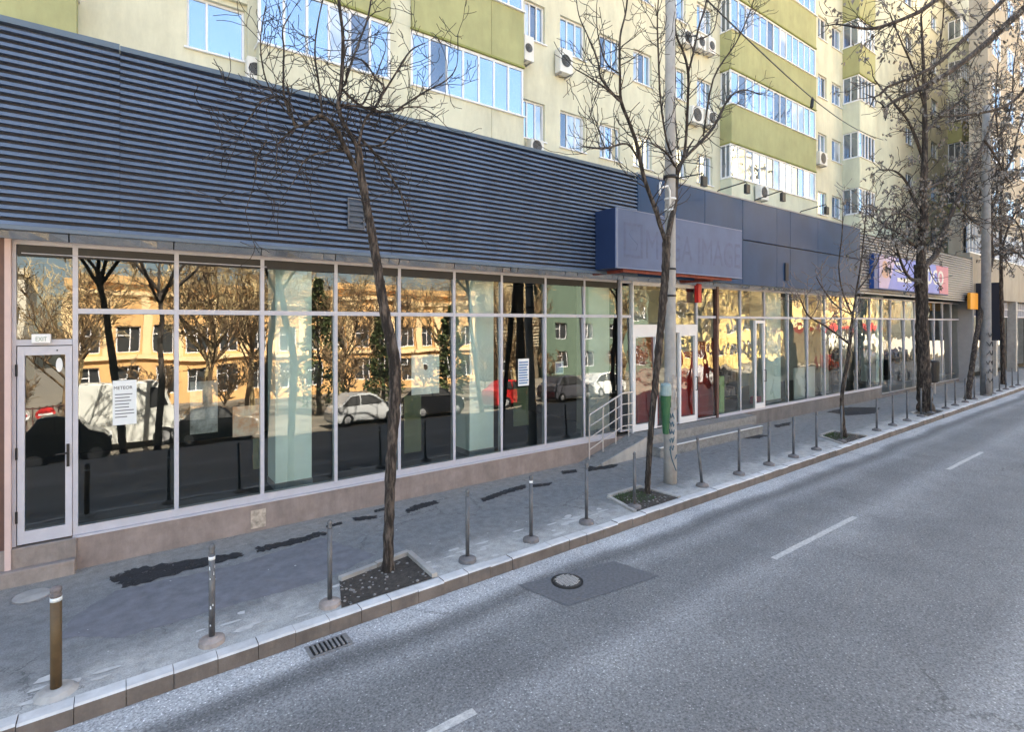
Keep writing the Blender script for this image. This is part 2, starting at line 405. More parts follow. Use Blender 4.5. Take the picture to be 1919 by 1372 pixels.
def pavemat():
    m, n, b = newmat('pavement_asphalt')
    geo = N(n, 'ShaderNodeNewGeometry')
    sp = N(n, 'ShaderNodeSeparateXYZ'); n.links.new(geo.outputs['Position'], sp.inputs[0])
    nw = N(n, 'ShaderNodeTexNoise', Scale=1.3, Detail=5, Roughness=.65); n.links.new(geo.outputs['Position'], nw.inputs['Vector'])
    yy = N(n, 'ShaderNodeMath', operation='MULTIPLY_ADD'); yy.inputs[1].default_value = -.0135
    n.links.new(sp.outputs['X'], yy.inputs[0]); n.links.new(sp.outputs['Y'], yy.inputs[2])
    wob = N(n, 'ShaderNodeMath', operation='MULTIPLY_ADD'); wob.inputs[1].default_value = 1.1
    n.links.new(nw.outputs[0], wob.inputs[0]); n.links.new(yy.outputs[0], wob.inputs[2])
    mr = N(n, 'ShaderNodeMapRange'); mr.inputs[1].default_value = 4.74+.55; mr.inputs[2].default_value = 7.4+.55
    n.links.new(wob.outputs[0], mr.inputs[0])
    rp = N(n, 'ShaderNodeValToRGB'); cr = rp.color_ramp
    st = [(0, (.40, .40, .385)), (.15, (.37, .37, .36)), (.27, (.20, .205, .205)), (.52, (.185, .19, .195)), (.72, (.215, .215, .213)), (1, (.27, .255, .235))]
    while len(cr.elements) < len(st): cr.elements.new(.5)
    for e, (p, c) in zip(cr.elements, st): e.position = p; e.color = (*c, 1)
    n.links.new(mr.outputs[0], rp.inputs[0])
    o = rp.outputs[0]
    ag = N(n, 'ShaderNodeTexNoise', Scale=75, Detail=4, Roughness=.75); n.links.new(geo.outputs['Position'], ag.inputs['Vector'])
    me_ = N(n, 'ShaderNodeTexNoise', Scale=9, Detail=7, Roughness=.7); n.links.new(geo.outputs['Position'], me_.inputs['Vector'])
    for src, lo, hi, a, c in ((ag, .38, .64, .78, 1.22), (me_, .3, .68, .74, 1.26)):
        r = N(n, 'ShaderNodeValToRGB'); r.color_ramp.elements[0].position = lo; r.color_ramp.elements[1].position = hi
        r.color_ramp.elements[0].color = (a, a, a, 1); r.color_ramp.elements[1].color = (c, c, c, 1)
        n.links.new(src.outputs[0], r.inputs[0])
        mx = N(n, 'ShaderNodeMixRGB', blend_type='MULTIPLY'); mx.inputs[0].default_value = 1
        n.links.new(o, mx.inputs[1]); n.links.new(r.outputs[0], mx.inputs[2]); o = mx.outputs[0]
    o = cracks(n, geo, o, .8, .006, .53)
    n.links.new(o, b.inputs['Base Color']); b.inputs['Roughness'].default_value = .8
    bp = N(n, 'ShaderNodeBump', Strength=.4, Distance=.02)
    n.links.new(me_.outputs[0], bp.inputs['Height'])
    bp2 = N(n, 'ShaderNodeBump', Strength=.35, Distance=.004)
    n.links.new(ag.outputs[0], bp2.inputs['Height']); n.links.new(bp.outputs[0], bp2.inputs['Normal'])
    n.links.new(bp2.outputs[0], b.inputs['Normal'])
    return m
M['road'] = roadmat(); M['pave'] = pavemat()
M['ground'] = pm('open_ground', (.16, .14, .11), .95, .3, .7, .4, 20)

# ------------------------------------------------------------------ the setting
RZ = -.12
mb = MB()
prof = [(420, -.14), (-1.7, -.14), (-6.0, -1.05), (-420, -1.05)]
for (y0, z0), (y1, z1) in zip(prof, prof[1:]):
    mb.quad((-420, y0, z0), (420, y0, z0), (420, y1, z1), (-420, y1, z1))
struct(mb.build('ground', M['ground']))
XA, XB = -30, 150
mb = MB()
mb.quad((XA, -1.6, RZ), (XB, -1.6, RZ), (XB, kerbY(XB), RZ), (XA, kerbY(XA), RZ))
road = struct(mb.build('road', M['road']))
# lane dashes (parts of the road), a sheet 4 mm above it
mb = MB()
LY = 3.21
for k in range(-1, 12):
    s0 = 1.153e-3 + (k-1)*.699e-3*1.0
    x0 = LY*(2841.5*s0 - 1.357); x1 = x0 + LY*2841.5*.247e-3
    for (a, b_) in ((x0, x1),):
        n = 14
        rr = random.Random(k+40)
        top = [(a+(b_-a)*i/n, LY+.036+rr.uniform(-.004, .004), RZ+.004) for i in range(n+1)]
        bot = [(a+(b_-a)*i/n, LY-.036+rr.uniform(-.004, .004), RZ+.004) for i in range(n+1)]
        for i in range(n): mb.quad(bot[i], bot[i+1], top[i+1], top[i])
mb.build('lane_marking', M['line'], road)
# repair patch round the manhole
pp = [G(970, 1097, RZ+.004), G(1063, 1137, RZ+.004), G(1236, 1080, RZ+.004), G(1150, 1052, RZ+.004)]
mb = MB(); mb.poly(pp); mb.build('repair_patch', M['patch'], road)
# pavement slab
mb = MB()
kw = .135
a0 = (XA, kerbY(XA)+kw); a1 = (XB, kerbY(XB)+kw)
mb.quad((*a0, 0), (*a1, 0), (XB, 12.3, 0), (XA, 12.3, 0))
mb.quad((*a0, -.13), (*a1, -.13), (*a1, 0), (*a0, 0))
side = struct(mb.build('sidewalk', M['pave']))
# kerb stones
mb = MB(); rr = random.Random(5)
x = XA
while x < 70:
    L = .289 + rr.uniform(-.006, .006)
    dy = rr.uniform(-.006, .006); dz = rr.uniform(-.006, .005)
    y = kerbY(x+L/2) + dy
    c = .014
    xa, xb = x+.0022, x+L-.0022
    outl = [(y, RZ-.03), (y+.003, -c+.012+dz), (y+c+.003, .012+dz), (y+kw-.008, .010+dz), (y+kw-.003, -.03)]
    n = len(mb.v)
    sl = .0135
    for xx in (xa, xb):
        mb.v += [(xx, yy+sl*(xx-x-L/2), zz) for yy, zz in outl]
    for i in range(4):
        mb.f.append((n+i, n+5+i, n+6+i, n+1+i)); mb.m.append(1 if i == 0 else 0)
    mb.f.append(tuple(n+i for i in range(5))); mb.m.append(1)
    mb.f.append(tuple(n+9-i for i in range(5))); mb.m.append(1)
    x += L
struct(mb.build('kerb', [M['kerb'], M['kerb_face']]))
# opposite pavement
# damp streaks on the pavement (irregular sheets 4 mm above it)
def blotch(mb, pts, z=.004, seed=0, jag=.03, sub=14):
    r = random.Random(seed); out = []
    q = [G(x, y, z) for x, y in pts]
    for i in range(len(q)):
        a, b_ = q[i], q[(i+1) % len(q)]
        for k in range(sub):
            p = a.lerp(b_, k/sub)
            d = (b_-a).normalized(); nrm = Vector((-d.y, d.x, 0))
            out.append(p + nrm*r.uniform(-jag, jag)*(0 if k == 0 else 1))
    mb.poly(out)
mb = MB()
blotch(mb, [(205, 1083), (245, 1067), (345, 1050), (450, 1036), (455, 1043), (360, 1068), (235, 1102)], seed=1)
blotch(mb, [(480, 1026), (540, 1013), (600, 996), (612, 1001), (560, 1018), (482, 1036)], seed=2)
blotch(mb, [(612, 985), (640, 978), (642, 982), (612, 990)], seed=3, jag=.012)
blotch(mb, [(660, 970), (705, 966), (706, 972), (664, 977)], seed=4, jag=.02)
blotch(mb, [(700, 957), (725, 950), (728, 955), (702, 961)], seed=14, jag=.012)
blotch(mb, [(760, 957), (775, 947), (815, 938), (822, 944), (790, 953), (765, 962)], seed=5, jag=.02)
blotch(mb, [(900, 935), (930, 924), (960, 914), (985, 908), (986, 915), (950, 925), (905, 941)], seed=6, jag=.02)
blotch(mb, [(995, 908), (1035, 904), (1030, 910), (998, 914)], seed=7, jag=.012)
blotch(mb, [(1052, 883), (1080, 880), (1082, 885), (1054, 889)], seed=8, jag=.012)
blotch(mb, [(1095, 878), (1120, 869), (1160, 871), (1150, 877), (1100, 884)], seed=9, jag=.016)
blotch(mb, [(1549, 772), (1590, 763), (1650, 764), (1640, 775), (1590, 779)], seed=10, jag=.03)
blotch(mb, [(1386, 812), (1440, 816), (1424, 822), (1388, 822)], seed=11, jag=.03)
blotch(mb, [(1450, 797), (1482, 791), (1480, 797), (1456, 802)], seed=12, jag=.03)
mb.build('damp_patch', M['damp'], side)
mb = MB()
blotch(mb, [(140, 1155), (215, 1108), (440, 1060), (600, 1008), (705, 1040), (600, 1090), (380, 1150), (230, 1195), (110, 1195)], z=.002, seed=21, jag=.015)
mb.build('repair_patch', pm('pavement_repair', (.165, .167, .185), .82, .22, 7, .4, 90), side)
# pale broken mortar flecks near the kerb
mb = MB(); r = random.Random(8)
for i in range(46):
    xx = r.uniform(-.6, 6.0); y0 = kerbY(xx)+kw+r.uniform(.06, .5)
    w_, h_ = r.uniform(.03, .13), r.uniform(.012, .045); n = 8
    mb.poly([(xx+w_*math.cos(6.283*k/n)*r.uniform(.6, 1.2), y0+h_*math.sin(6.283*k/n)*r.uniform(.6, 1.2), .003+i*.00005) for k in range(n)])
for i in range(90):
    xx = r.uniform(-1.2, 12); y0 = r.uniform(kerbY(xx)+kw+.05, 7.2); w_ = r.uniform(.004, .013)
    mb.poly([(xx+w_*math.cos(6.283*k/5)*r.uniform(.6, 1.2), y0+w_*math.sin(6.283*k/5), .0055+i*.00002) for k in range(5)])
mb.build('mortar_fleck', pm('mortar', (.50, .50, .49), .9, .12, 20, .5, 80), side)

# drain grate
c = G(617, 1211, RZ)
dr = tag(empty('drain_grate', c), 'slatted cast iron drain grate set in the gutter below the kerb', 'drain grate')
mb = MB(); L, W = .30, .15
mb.box(c.x-L/2-.03, c.x+L/2+.03, c.y-W/2-.025, c.y+W/2+.025, RZ+.001, RZ+.006)
mb.build('frame', M['iron'], dr)
mb = MB(); mb.box(c.x-L/2, c.x+L/2, c.y-W/2, c.y+W/2, RZ+.006, RZ+.009); mb.build('opening', M['black'], dr)
mb = MB()
for k in range(8):
    xx = c.x-L/2+.018+k*L/8
    mb.cbox(xx, xx+.018, c.y-W/2, c.y+W/2, RZ+.009, RZ+.020, .003)
mb.build('slats', M['iron'], dr)
# manholes
def manhole(c, rad, label, z0, pattern=True):
    e = tag(empty('manhole_cover', (c.x, c.y, z0)), label, 'manhole cover')
    MB().lathe((c.x, c.y, z0), [(rad*1.1, .001), (rad*1.1, .006), (rad, .008), (rad, .004)], 40).build('ring', M['black'] if pattern else M['iron'], e)
    MB().lathe((c.x, c.y, z0), [(rad*.96, .004), (rad*.96, .011), (rad*.90, .013)], 40).build('lid', M['lid_iron'] if pattern else M['conc'], e)
    if pattern:
        mb = MB(); r = random.Random(2)
        for i in range(-6, 7):
            for j in range(-6, 7):
                x_, y_ = i*rad/7, j*rad/7
                if math.hypot(x_, y_) < rad*.82:
                    a = .35 if (i+j) % 2 else -.6
                    mb.box(c.x+x_-.009, c.x+x_+.009, c.y+y_-.004-.004*(i % 2), c.y+y_+.005, z0+.013, z0+.018)
        mb.build('studs', pm('worn_iron', (.55, .54, .53), .5, .2, 30, metal=.4), e)
    return e
manhole(G(1063, 1091, RZ), .155, 'round studded iron manhole cover in a square asphalt patch on the road', RZ+.004)
manhole(G(60, 1118), .15, 'plain round manhole cover on the pavement by the entrance steps', .0, False)

# ------------------------------------------------------------------ shop building
YF, YG = 7.363, 7.40      # plinth front, glass plane
YFA = 6.90                # fascia front
ZB, ZT = 3.55, 5.53       # fascia bottom, top
shop = tag(empty('shop_building', (3, YF, 0)), 'long glazed shop front under dark blue ribbed and flat cladding', 'shop building')
XL = -6.0
xw0 = gx(30, YF)
def X_(px): return gx(px, YF)
xr_end = gx(1818, YF)
# plinths
mb = MB(); mb.box(gx(143, YF), X_(1186), YF, YF+.2, -.1, .338)
for k in range(9):
    pass
mb.build('plinth', M['plinth'], shop)
mb = MB(); mb.box(X_(1343), gx(1653, YF), YF+.0, YF+.2, -.1, .36)
mb.box(gx(1653, YF), xr_end, YF, YF+.2, -.1, .10); mb.build('plinth', M['plinth_dark'], shop)
mb = MB(); mb.box(gx(470, YF), gx(498, YF), YF-.006, YF, .04, .27); mb.build('stone_tile', pm('stone_tile', (.42, .36, .30), .7, .5, 14), shop)
# sill strip
mb = MB(); mb.box(X_(136), X_(1155), YF-.012, YG+.05, .341, .365); mb.box(X_(136), X_(1155), YF+.012, YG+.05, .368, .430)
mb.box(X_(1345), X_(1650), YF-.012, YG+.05, .363, .40)
mb.build('sill', M['alu'], shop)
# jamb at the left end, brown neighbour frame
mb = MB(); mb.box(gx(10, YF), gx(22, YF), YF-.06, YF+.2, 0, ZB-.02); mb.build('jamb', M['pink'], shop)
mb = MB(); mb.box(gx(-40, YF), gx(10, YF)-.004, YF-.02, YF+.16, 0, ZB-.02); mb.build('side_panel', M['brown'], shop)
mb = MB(); mb.box(XL, gx(-41, YF), YF, YF+.1, 0, ZB-.02); mb.build('side_wall', M['plinth'], shop)

PT = math.tan(R(1.65))   # the panes sit with their tops leaning slightly back
def bay(px0, px1, ztr=2.77, z0=.43, ztop=3.50, mw=.045, glass='glass', split=True, seed=0, ys=YG, lower=True, upper=True):
    """one bay: frame (part) with panes (sub-parts); left mullion belongs to the bay"""
    x0, x1 = X_(px0), X_(px1)
    mb = MB()
    f0, f1 = ys-.03, ys+.05
    mb.box(x0-mw/2, x0+mw/2, f0, f1, z0, ztop)
    mb.box(x0+mw/2, x1-mw/2, f0+.004, f1, ztop-.05, ztop)
    mb.box(x0+mw/2, x1-mw/2, f0+.004, f1, z0, z0+.03)
    if split: mb.box(x0+mw/2, x1-mw/2, f0+.002, f1, ztr-.028, ztr+.028)
    wn = mb.build('window', M['alu'], shop)
    r = random.Random(seed+int(px0))
    def pane(za, zb):
        t1, t2 = r.uniform(-.0012, .0012), r.uniform(-.0016, .0016)
        q = MB(); a, b_ = x0+mw/2, x1-mw/2
        k = (zb-za)*.5*PT
        q.quad((a, ys-t1-t2-k, za), (b_, ys+t1-t2-k, za), (b_, ys+t1+t2+k, zb), (a, ys-t1+t2+k, zb))
        q.build('pane', M[glass], wn)
    if split:
        if lower: pane(z0+.03, ztr-.028)
        if upper: pane(ztr+.028, ztop-.05)
    else: pane(z0+.03, ztop-.05)
    return wn
left_m = [141, 331, 492, 630, 749, 852, 941, 1023, 1096, 1158]
for a, b_ in zip(left_m, left_m[1:]): bay(a, b_)
bay(1165, 1185, mw=.05)
# door bay at the left end
mb = MB(); xd0, xd1 = X_(30), X_(141)
mb.box(X_(22), xd0, YG-.03, YG+.05, .36, 3.50)
mb.box(xd0, xd1-.025, YG-.026, YG+.05, 3.45, 3.50)
mb.box(xd0, xd1-.025, YG-.026, YG+.05, 2.41, 2.47)
wn = mb.build('window', M['alu'], shop)
q = MB(); q.quad((xd0, YG-.5*PT, 2.47), (xd1-.022, YG-.5*PT, 2.47), (xd1-.022, YG+.5*PT, 3.45), (xd0, YG+.5*PT, 3.45)); q.build('pane', M['glass'], wn)
mb = MB(); d0, d1, dz0, dz1 = xd0+.01, X_(135), .375, 2.40
fw = .055
mb.box(d0, d0+fw, YG-.045, YG+.02, dz0, dz1); mb.box(d1-fw, d1, YG-.045, YG+.02, dz0, dz1)
mb.box(d0+fw, d1-fw, YG-.043, YG+.02, dz0, dz0+.13); mb.box(d0+fw, d1-fw, YG-.043, YG+.02, dz1-.09, dz1)
door = mb.build('door', M['alu'], shop)
q = MB(); q.quad((d0+fw, YG-.012-.9*PT, dz0+.13), (d1-fw, YG-.012-.9*PT, dz0+.13), (d1-fw, YG-.012+.9*PT, dz1-.09), (d0+fw, YG-.012+.9*PT, dz1-.09)); q.build('pane', M['glass'], door)
q = MB(); q.box(d1-.045, d1-.02, YG-.06, YG-.046, 1.12, 1.36); q.tube([(d1-.033, YG-.055, 1.27), (d1-.033, YG-.09, 1.27), (d1-.13, YG-.09, 1.265)], .009, 8); q.build('handle', M['black'], door)
for z in (.6, 1.25, 2.1):
    MB().tube([(d0-.006, YG-.05, z), (d0-.006, YG-.05, z+.12)], .01, 8).build('hinge', M['black'], door)
MB().tube([(d1-.12, YG-.052, dz1-.045), (d1-.12, YG-.0435, dz1-.045)], .008, 8).build('lock', M['black'], door)

mb = MB(); mb.box(X_(32), X_(1157), YG-.026, YG-.012, 3.335, 3.448); mb.build('dark_header_strip', M['black'], shop)  # opaque black strip standing in for a dark recess over the panes
mb = MB(); mb.tube([(X_(40), YG-.033, 3.36), (X_(500), YG-.033, 3.36)], .006, 6); mb.build('header_rail', M['alu'], shop)
# entrance bays
def gdoor(px0, px1, z0=.385, z1=2.42, glass='glass_far'):
    a, b_ = X_(px0), X_(px1); fw = .06
    mb = MB()
    mb.box(a, a+fw, YG-.045, YG+.02, z0, z1); mb.box(b_-fw, b_, YG-.045, YG+.02, z0, z1)
    mb.box(a+fw, b_-fw, YG-.043, YG+.02, z0, z0+.14); mb.box(a+fw, b_-fw, YG-.043, YG+.02, z1-.08, z1)
    d = mb.build('door', M['upvc'], shop)
    q = MB(); q.quad((a+fw, YG-.01-.9*PT, z0+.14), (b_-fw, YG-.01-.9*PT, z0+.14), (b_-fw, YG-.01+.9*PT, z1-.08), (a+fw, YG-.01+.9*PT, z1-.08)); q.build('pane', M[glass], d)
    MB().tube([(b_-.03, YG-.05, 1.1), (b_-.03, YG-.09, 1.1), (b_-.03, YG-.09, 1.4), (b_-.03, YG-.05, 1.4)], .012, 8).build('handle', M['black'], d)
gdoor(1187, 1231); gdoor(1273, 1305)
mb = MB()
mb.box(X_(1185), X_(1187)-.002, YG-.05, YG+.05, .37, 3.5); mb.box(X_(1187), X_(1307), YG-.04, YG+.04, 2.42, 2.60); mb.box(X_(1187), X_(1307), YG-.04, YG+.04, 3.42, 3.5)
wn = mb.build('window', M['upvc'], shop)
q = MB(); q.quad((X_(1187), YG, 2.6), (X_(1307), YG, 2.6), (X_(1307), YG, 3.42), (X_(1187), YG, 3.42)); q.build('pane', M['glass_far'], wn)
bay(1231.5, 1272.5, z0=.385, ztr=2.5, ztop=2.6, split=False, glass='glass_far')
bay(1307, 1344, glass='glass_far', z0=.385)
mb = MB(); mb.box(X_(1343)-.01, X_(1343)+.06, YG-.06, YG+.05, .36, 3.5); mb.build('mullion', M['brown'], shop)
right_m = [1346, 1389, 1434, 1478, 1514.5, 1547, 1578, 1607, 1631.5, 1653]
for a, b_ in zip(right_m, right_m[1:]):
    bay(a, b_, z0=.40, glass='glass_far')
r2m = [1653, 1670, 1696, 1715, 1736, 1752, 1767, 1783.5, 1801, 1816]
for i, (a, b_) in enumerate(zip(r2m, r2m[1:])):
    bay(a, b_, z0=.12, glass='glass_far')
gdoor(1415, 1433, z0=.41, z1=2.70)
# soffit under the fascia: reflective metal trays with joints
mb = MB(); rr = random.Random(3)
x = XL
jo = []
while x < gx(1612, YFA):
    x2 = x+.93
    dz = rr.uniform(-.008, .008)
    n = 6
    for i in range(n):
        a, b_ = x+.006+(x2-x-.012)*i/n, x+.006+(x2-x-.012)*(i+1)/n
        za, zb = ZB+.02+dz+rr.uniform(-.004, .004), ZB+.02+dz
        mb.quad((a, YFA+.03, za), (b_, YFA+.03, zb), (b_, YG-.16, 3.565+dz*.5), (a, YG-.16, 3.565+dz*.5))
        ya_, yb_ = rr.uniform(-.012, .012), rr.uniform(-.012, .012)
        mb.quad((a, YG-.155+ya_, 3.566), (b_, YG-.155+yb_, 3.566), (b_, YG-.125, 3.49), (a, YG-.125, 3.49))
    x = x2
mb.build('soffit', M['soffit'], shop)
mb = MB(); mb.box(XL, xr_end, YFA+.02, YG+.08, 3.575, 3.62); mb.build('soffit_backing', M['black'], shop)
# ribbed cladding: real corrugation profile
def ribbed(x0, x1, z0, z1, y, n, name, mat, cap=True):
    p = (z1-z0)/n; ins = .075
    mb = MB(); prof = []
    for i in range(n):
        z = z0+i*p
        prof += [(y, z), (y+.010, z+p*.48), (y+.022, z+p*.54), (y+ins, z+p*.60), (y+ins, z+p*.985)]
    prof.append((y, z1))
    for (ya, za), (yb, zb) in zip(prof, prof[1:]):
        mb.quad((x0, ya, za), (x1, ya, za), (x1, yb, zb), (x0, yb, zb))
    o = mb.build(name, mat, shop)
    return o
SX = gx(1195, YFA)
joints = [XL, gx(225, YFA), gx(640, YFA)+.7, SX]
for i, (a, b_) in enumerate(zip(joints, joints[1:])):
    ribbed(a, b_-.003, ZB+.03, ZT-.05+(.008 if i == 0 else 0), YFA+(0 if i % 2 == 0 else .004), 26, 'ribbed_cladding', M['navy'])
mb = MB(); mb.box(XL, joints[1]-.003, YFA-.010, YFA+.10, ZT-.042, ZT+.018); mb.box(joints[1], SX-.003, YFA-.008, YFA+.10, ZT-.048, ZT+.005)
mb.box(XL, SX-.003, YFA-.006, YFA+.04, ZB-.012, ZB+.028)
mb.build('cladding_trim', pm('trim_blue', (.10, .14, .19), .45, .1, 3), shop)
mb = MB(); mb.box(XL, gx(1612, YFA)-.01, YFA+.05, YFA+.12, ZB+.03, ZT-.06); mb.build('cladding_backing', M['navy_dark'], shop)
# flat panels
fx = [SX] + [gx(p, YFA) for p in (1321, 1392, 1456, 1481, 1533, 1612)]
mb = MB()
for i, (a, b_) in enumerate(zip(fx, fx[1:])):
    g = .006
    if i < 2: mb.cbox(a+g, b_-g, YFA, YFA+.05, ZB, ZT+.01, .004)
    else:
        mb.box(a+g, b_-g, YFA+.002*(i % 2), YFA+.05, 4.615, ZT+.01); mb.box(a+g, b_-g, YFA+.002*(i % 2), YFA+.05, ZB, 4.585)
mb.build('flat_cladding', M['panel'], shop)
mb = MB(); mb.box(SX, gx(1612, YFA), YFA-.012, YFA+.10, ZT+.012, ZT+.045); mb.build('coping', M['grey_clad'], shop)
mb = MB(); mb.box(gx(1470, YFA)-.0, gx(1476, YFA), YFA-.03, YFA-.001, 3.72, 4.18); mb.build('junction_box', M['navy_dark'], shop)
# grey end cladding
ribbed(gx(1612, YFA), gx(1822, YFA), ZB+.0, ZT-.1, YFA, 20, 'grey_cladding', M['grey_clad'])
mb = MB(); mb.box(gx(1822, YFA), gx(1822, YFA)+.04, YFA-.01, 12.2, 0, ZT); mb.build('end_wall', M['grey_clad'], shop)
# louvre vent on the ribbed cladding
a, b_ = gx(651, YFA), gx(682, YFA)
mb = MB(); z0, z1 = P(665, 430, YFA).z, P(665, 372, YFA).z
mb.box(a, b_, YFA-.03, YFA-.002, z0, z0+.02); mb.box(a, b_, YFA-.03, YFA-.002, z1-.02, z1); mb.box(a, a+.015, YFA-.028, YFA-.002, z0+.02, z1-.02); mb.box(b_-.015, b_, YFA-.028, YFA-.002, z0+.02, z1-.02)
for k in range(5):
    z = z0+.03+k*(z1-z0-.05)/5
    mb.quad((a+.015, YFA-.03, z), (b_-.015, YFA-.03, z), (b_-.015, YFA-.006, z+.045), (a+.015, YFA-.006, z+.045))
mb.build('vent', pm('vent_grey', (.10, .11, .13), .5, .1, 5), shop)
# roof, interior
mb = MB(); mb.box(XL, gx(1822, YFA), YFA+.11, 12.15, 5.30, 5.40); mb.build('roof', M['conc'], shop)
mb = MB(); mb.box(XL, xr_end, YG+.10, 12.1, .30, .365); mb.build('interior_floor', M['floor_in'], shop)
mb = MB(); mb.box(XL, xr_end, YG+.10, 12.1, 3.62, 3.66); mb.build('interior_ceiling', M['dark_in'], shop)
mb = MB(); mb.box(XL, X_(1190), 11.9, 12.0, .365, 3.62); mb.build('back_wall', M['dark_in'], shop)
mb = MB(); mb.box(X_(1192), xr_end, 10.4, 10.5, .365, 3.62); mb.build('back_wall', M['pale_in'], shop)
mb = MB(); mb.box(X_(1186), X_(1186)+.06, YG+.12, 11.9, .365, 3.62); mb.build('partition', M['dark_in'], shop)
def incol(px0, px1, Y, dy, mat='col_in', z0=.365, z1=3.62):
    a, b_ = gx(px0, Y), gx(px1, Y)
    mb = MB(); mb.box(a, b_, Y, Y+dy, z0+.09, z1); c = mb.build('column', M[mat], shop)
    mb = MB(); mb.box(a-.01, b_+.01, Y-.01, Y+dy+.01, z0, z0+.09); mb.build('base', M['grey_clad'], c)
incol(516, 584, 7.75, .45); incol(880, 925, 7.75, .45); incol(1103, 1142, 7.75, .35, 'pale_in')
incol(1436, 1463, 7.8, .5); incol(1642, 1655, 7.8, .5); incol(1538, 1553, 7.8, .5, 'pale_in')

# ------------------------------------------------------------------ entrance, steps, ramp
st = tag(empty('entrance_steps', (gx(80, 7.2), 7.25, 0)), 'two worn concrete steps below the narrow glazed door at the left end', 'steps')
xs1 = gx(143, 7.3)
mb = MB(); mb.cbox(-2.6, xs1, 7.33, 7.42, -.05, .352, .008); mb.build('upper_step', M['step'], st)
mb = MB(); mb.cbox(-2.6, xs1-.01, 7.235, 7.33, -.05, .155, .008); mb.box(xs1-.16, xs1-.012, 7.228, 7.234, .125, .150, 0); mb.build('lower_step', M['step'], st)
pl = tag(empty('entrance_platform', (X_(1270), 6.9, 0)), 'low asphalt platform with two white edged steps before the red entrance', 'steps')
px0, px1 = X_(1178), X_(1398)
mb = MB(); mb.box(px0, px1-.2, 6.98, YF+.03, -.05, .365); mb.build('upper_step', M['pave'], pl)
mb = MB(); mb.box(px0+.12, px1-.5, 6.66, 6.98-.002, -.05, .185); mb.build('lower_step', M['pave'], pl)
mb = MB(); mb.box(px0+.12, px1-.5, 6.645, 6.70, .188, .196); mb.build('edging', M['white'], pl)
# ramp
rp = tag(empty('ramp', (X_(1140), 7.15, 0)), 'short sloping asphalt ramp beside the railing and entrance', 'ramp')
ra, rb = X_(1103), px0-.003
y0, y1 = 6.93, YF-.004
mb = MB(); mb.prism([(ra-.25, y0, .004), (rb, y0, .004), (rb, y0, .362)], (0, y1-y0, 0)); mb.build('slope', M['pave'], rp)
mb = MB(); mb.prism([(ra-.1, y0-.028, .0), (rb, y0-.028, .0), (rb, y0-.028, .372), (ra-.1, y0-.028, .055)], (0, .026, 0)); mb.build('edging', M['conc'], rp)
# railing
rl = tag(empty('handrail', (X_(1104), 7.3, 0)), 'steel handrail of parallel sloping bars on the ramp by the entrance', 'railing')
yr = 7.27
xs = [gx(p, yr) for p in (1104.5, 1130, 1154, 1178)]
slope = (.36)/(xs[3]-xs[0]) * .95
def zr(x): return max(.02, slope*(x-xs[0])*1.0)
xk = gx(1167, yr)
def ztopr(x): return .90+min(x-xs[0], xk-xs[0])*(.33/(xk-xs[0]))
for x in xs:
    MB().tube([(x, yr, zr(x)-.02), (x, yr, ztopr(x)-.01)], .014, 8).build('post', M['rail'], rl)
for dz in (0, -.22, -.44, -.66):
    pts = [(xs[0], yr, ztopr(xs[0])-.03+dz), (xs[0]+.02, yr, ztopr(xs[0])+dz), (xk-.02, yr, ztopr(xk)-.006+dz), (xk+.03, yr, ztopr(xk)+dz), (gx(1186, yr), yr, ztopr(xk)+dz)]
    MB().tube(pts, .017 if dz == 0 else .010, 8).build('rail', M['rail'], rl)

# ------------------------------------------------------------------ things on the shop front
def sheet(name, px0, py0, px1, py1, Y, mat, label, cat, group=None):
    a, b_ = P(px0, py0, Y), P(px1, py0, Y)
    z1 = a.z; z0 = P(px0, py1, Y).z
    e = tag(empty(name, ((a.x+b_.x)/2, Y, z0)), label, cat, group)
    MB().box(a.x, b_.x, Y-.003, Y, z0, z1).build('sheet', mat, e)
    return e, a.x, b_.x, z0, z1
yp = YG-.012
e, a, b_, z0, z1 = sheet('poster', 211, 714, 256, 798, yp, M['sticker'], 'white poster headed with dark lettering on the glass beside the door', 'poster')
text('METEOR', (b_-a)*.24, M['ink'], e, (a+.008, yp-.004, z1-.10), sx=.86, ext=.001)
mb = MB(); r = random.Random(3)
for i in range(8):
    z = z1-.15-i*.036; mb.box(a+.02, b_-r.uniform(.02, .1), yp-.0045, yp-.0035, z-.012, z)
mb.build('text_lines', pm('grey_ink', (.16, .17, .2), .6), e)
e, a, b_, z0, z1 = sheet('poster', 971, 673, 991, 724, yp, M['sticker'], 'pale blue notice stuck on the glass near the right end of the dark shop', 'poster')
mb = MB()
for i in range(9):
    z = z1-.05-i*.045; mb.box(a+.014, b_-r.uniform(.012, .05), yp-.0045, yp-.0035, z-.024, z)
mb.build('text_lines', M['blue_ink'], e)
e, a, b_, z0, z1 = sheet('poster', 1040, 678, 1056, 702, YG+.02, M['sticker'], 'small square blue and white notice behind the last pane before the railing', 'poster')
MB().box(a+.02, b_-.02, YG+.012, YG+.016, z0+.03, z1-.03).build('text_lines', M['blue_ink'], e)
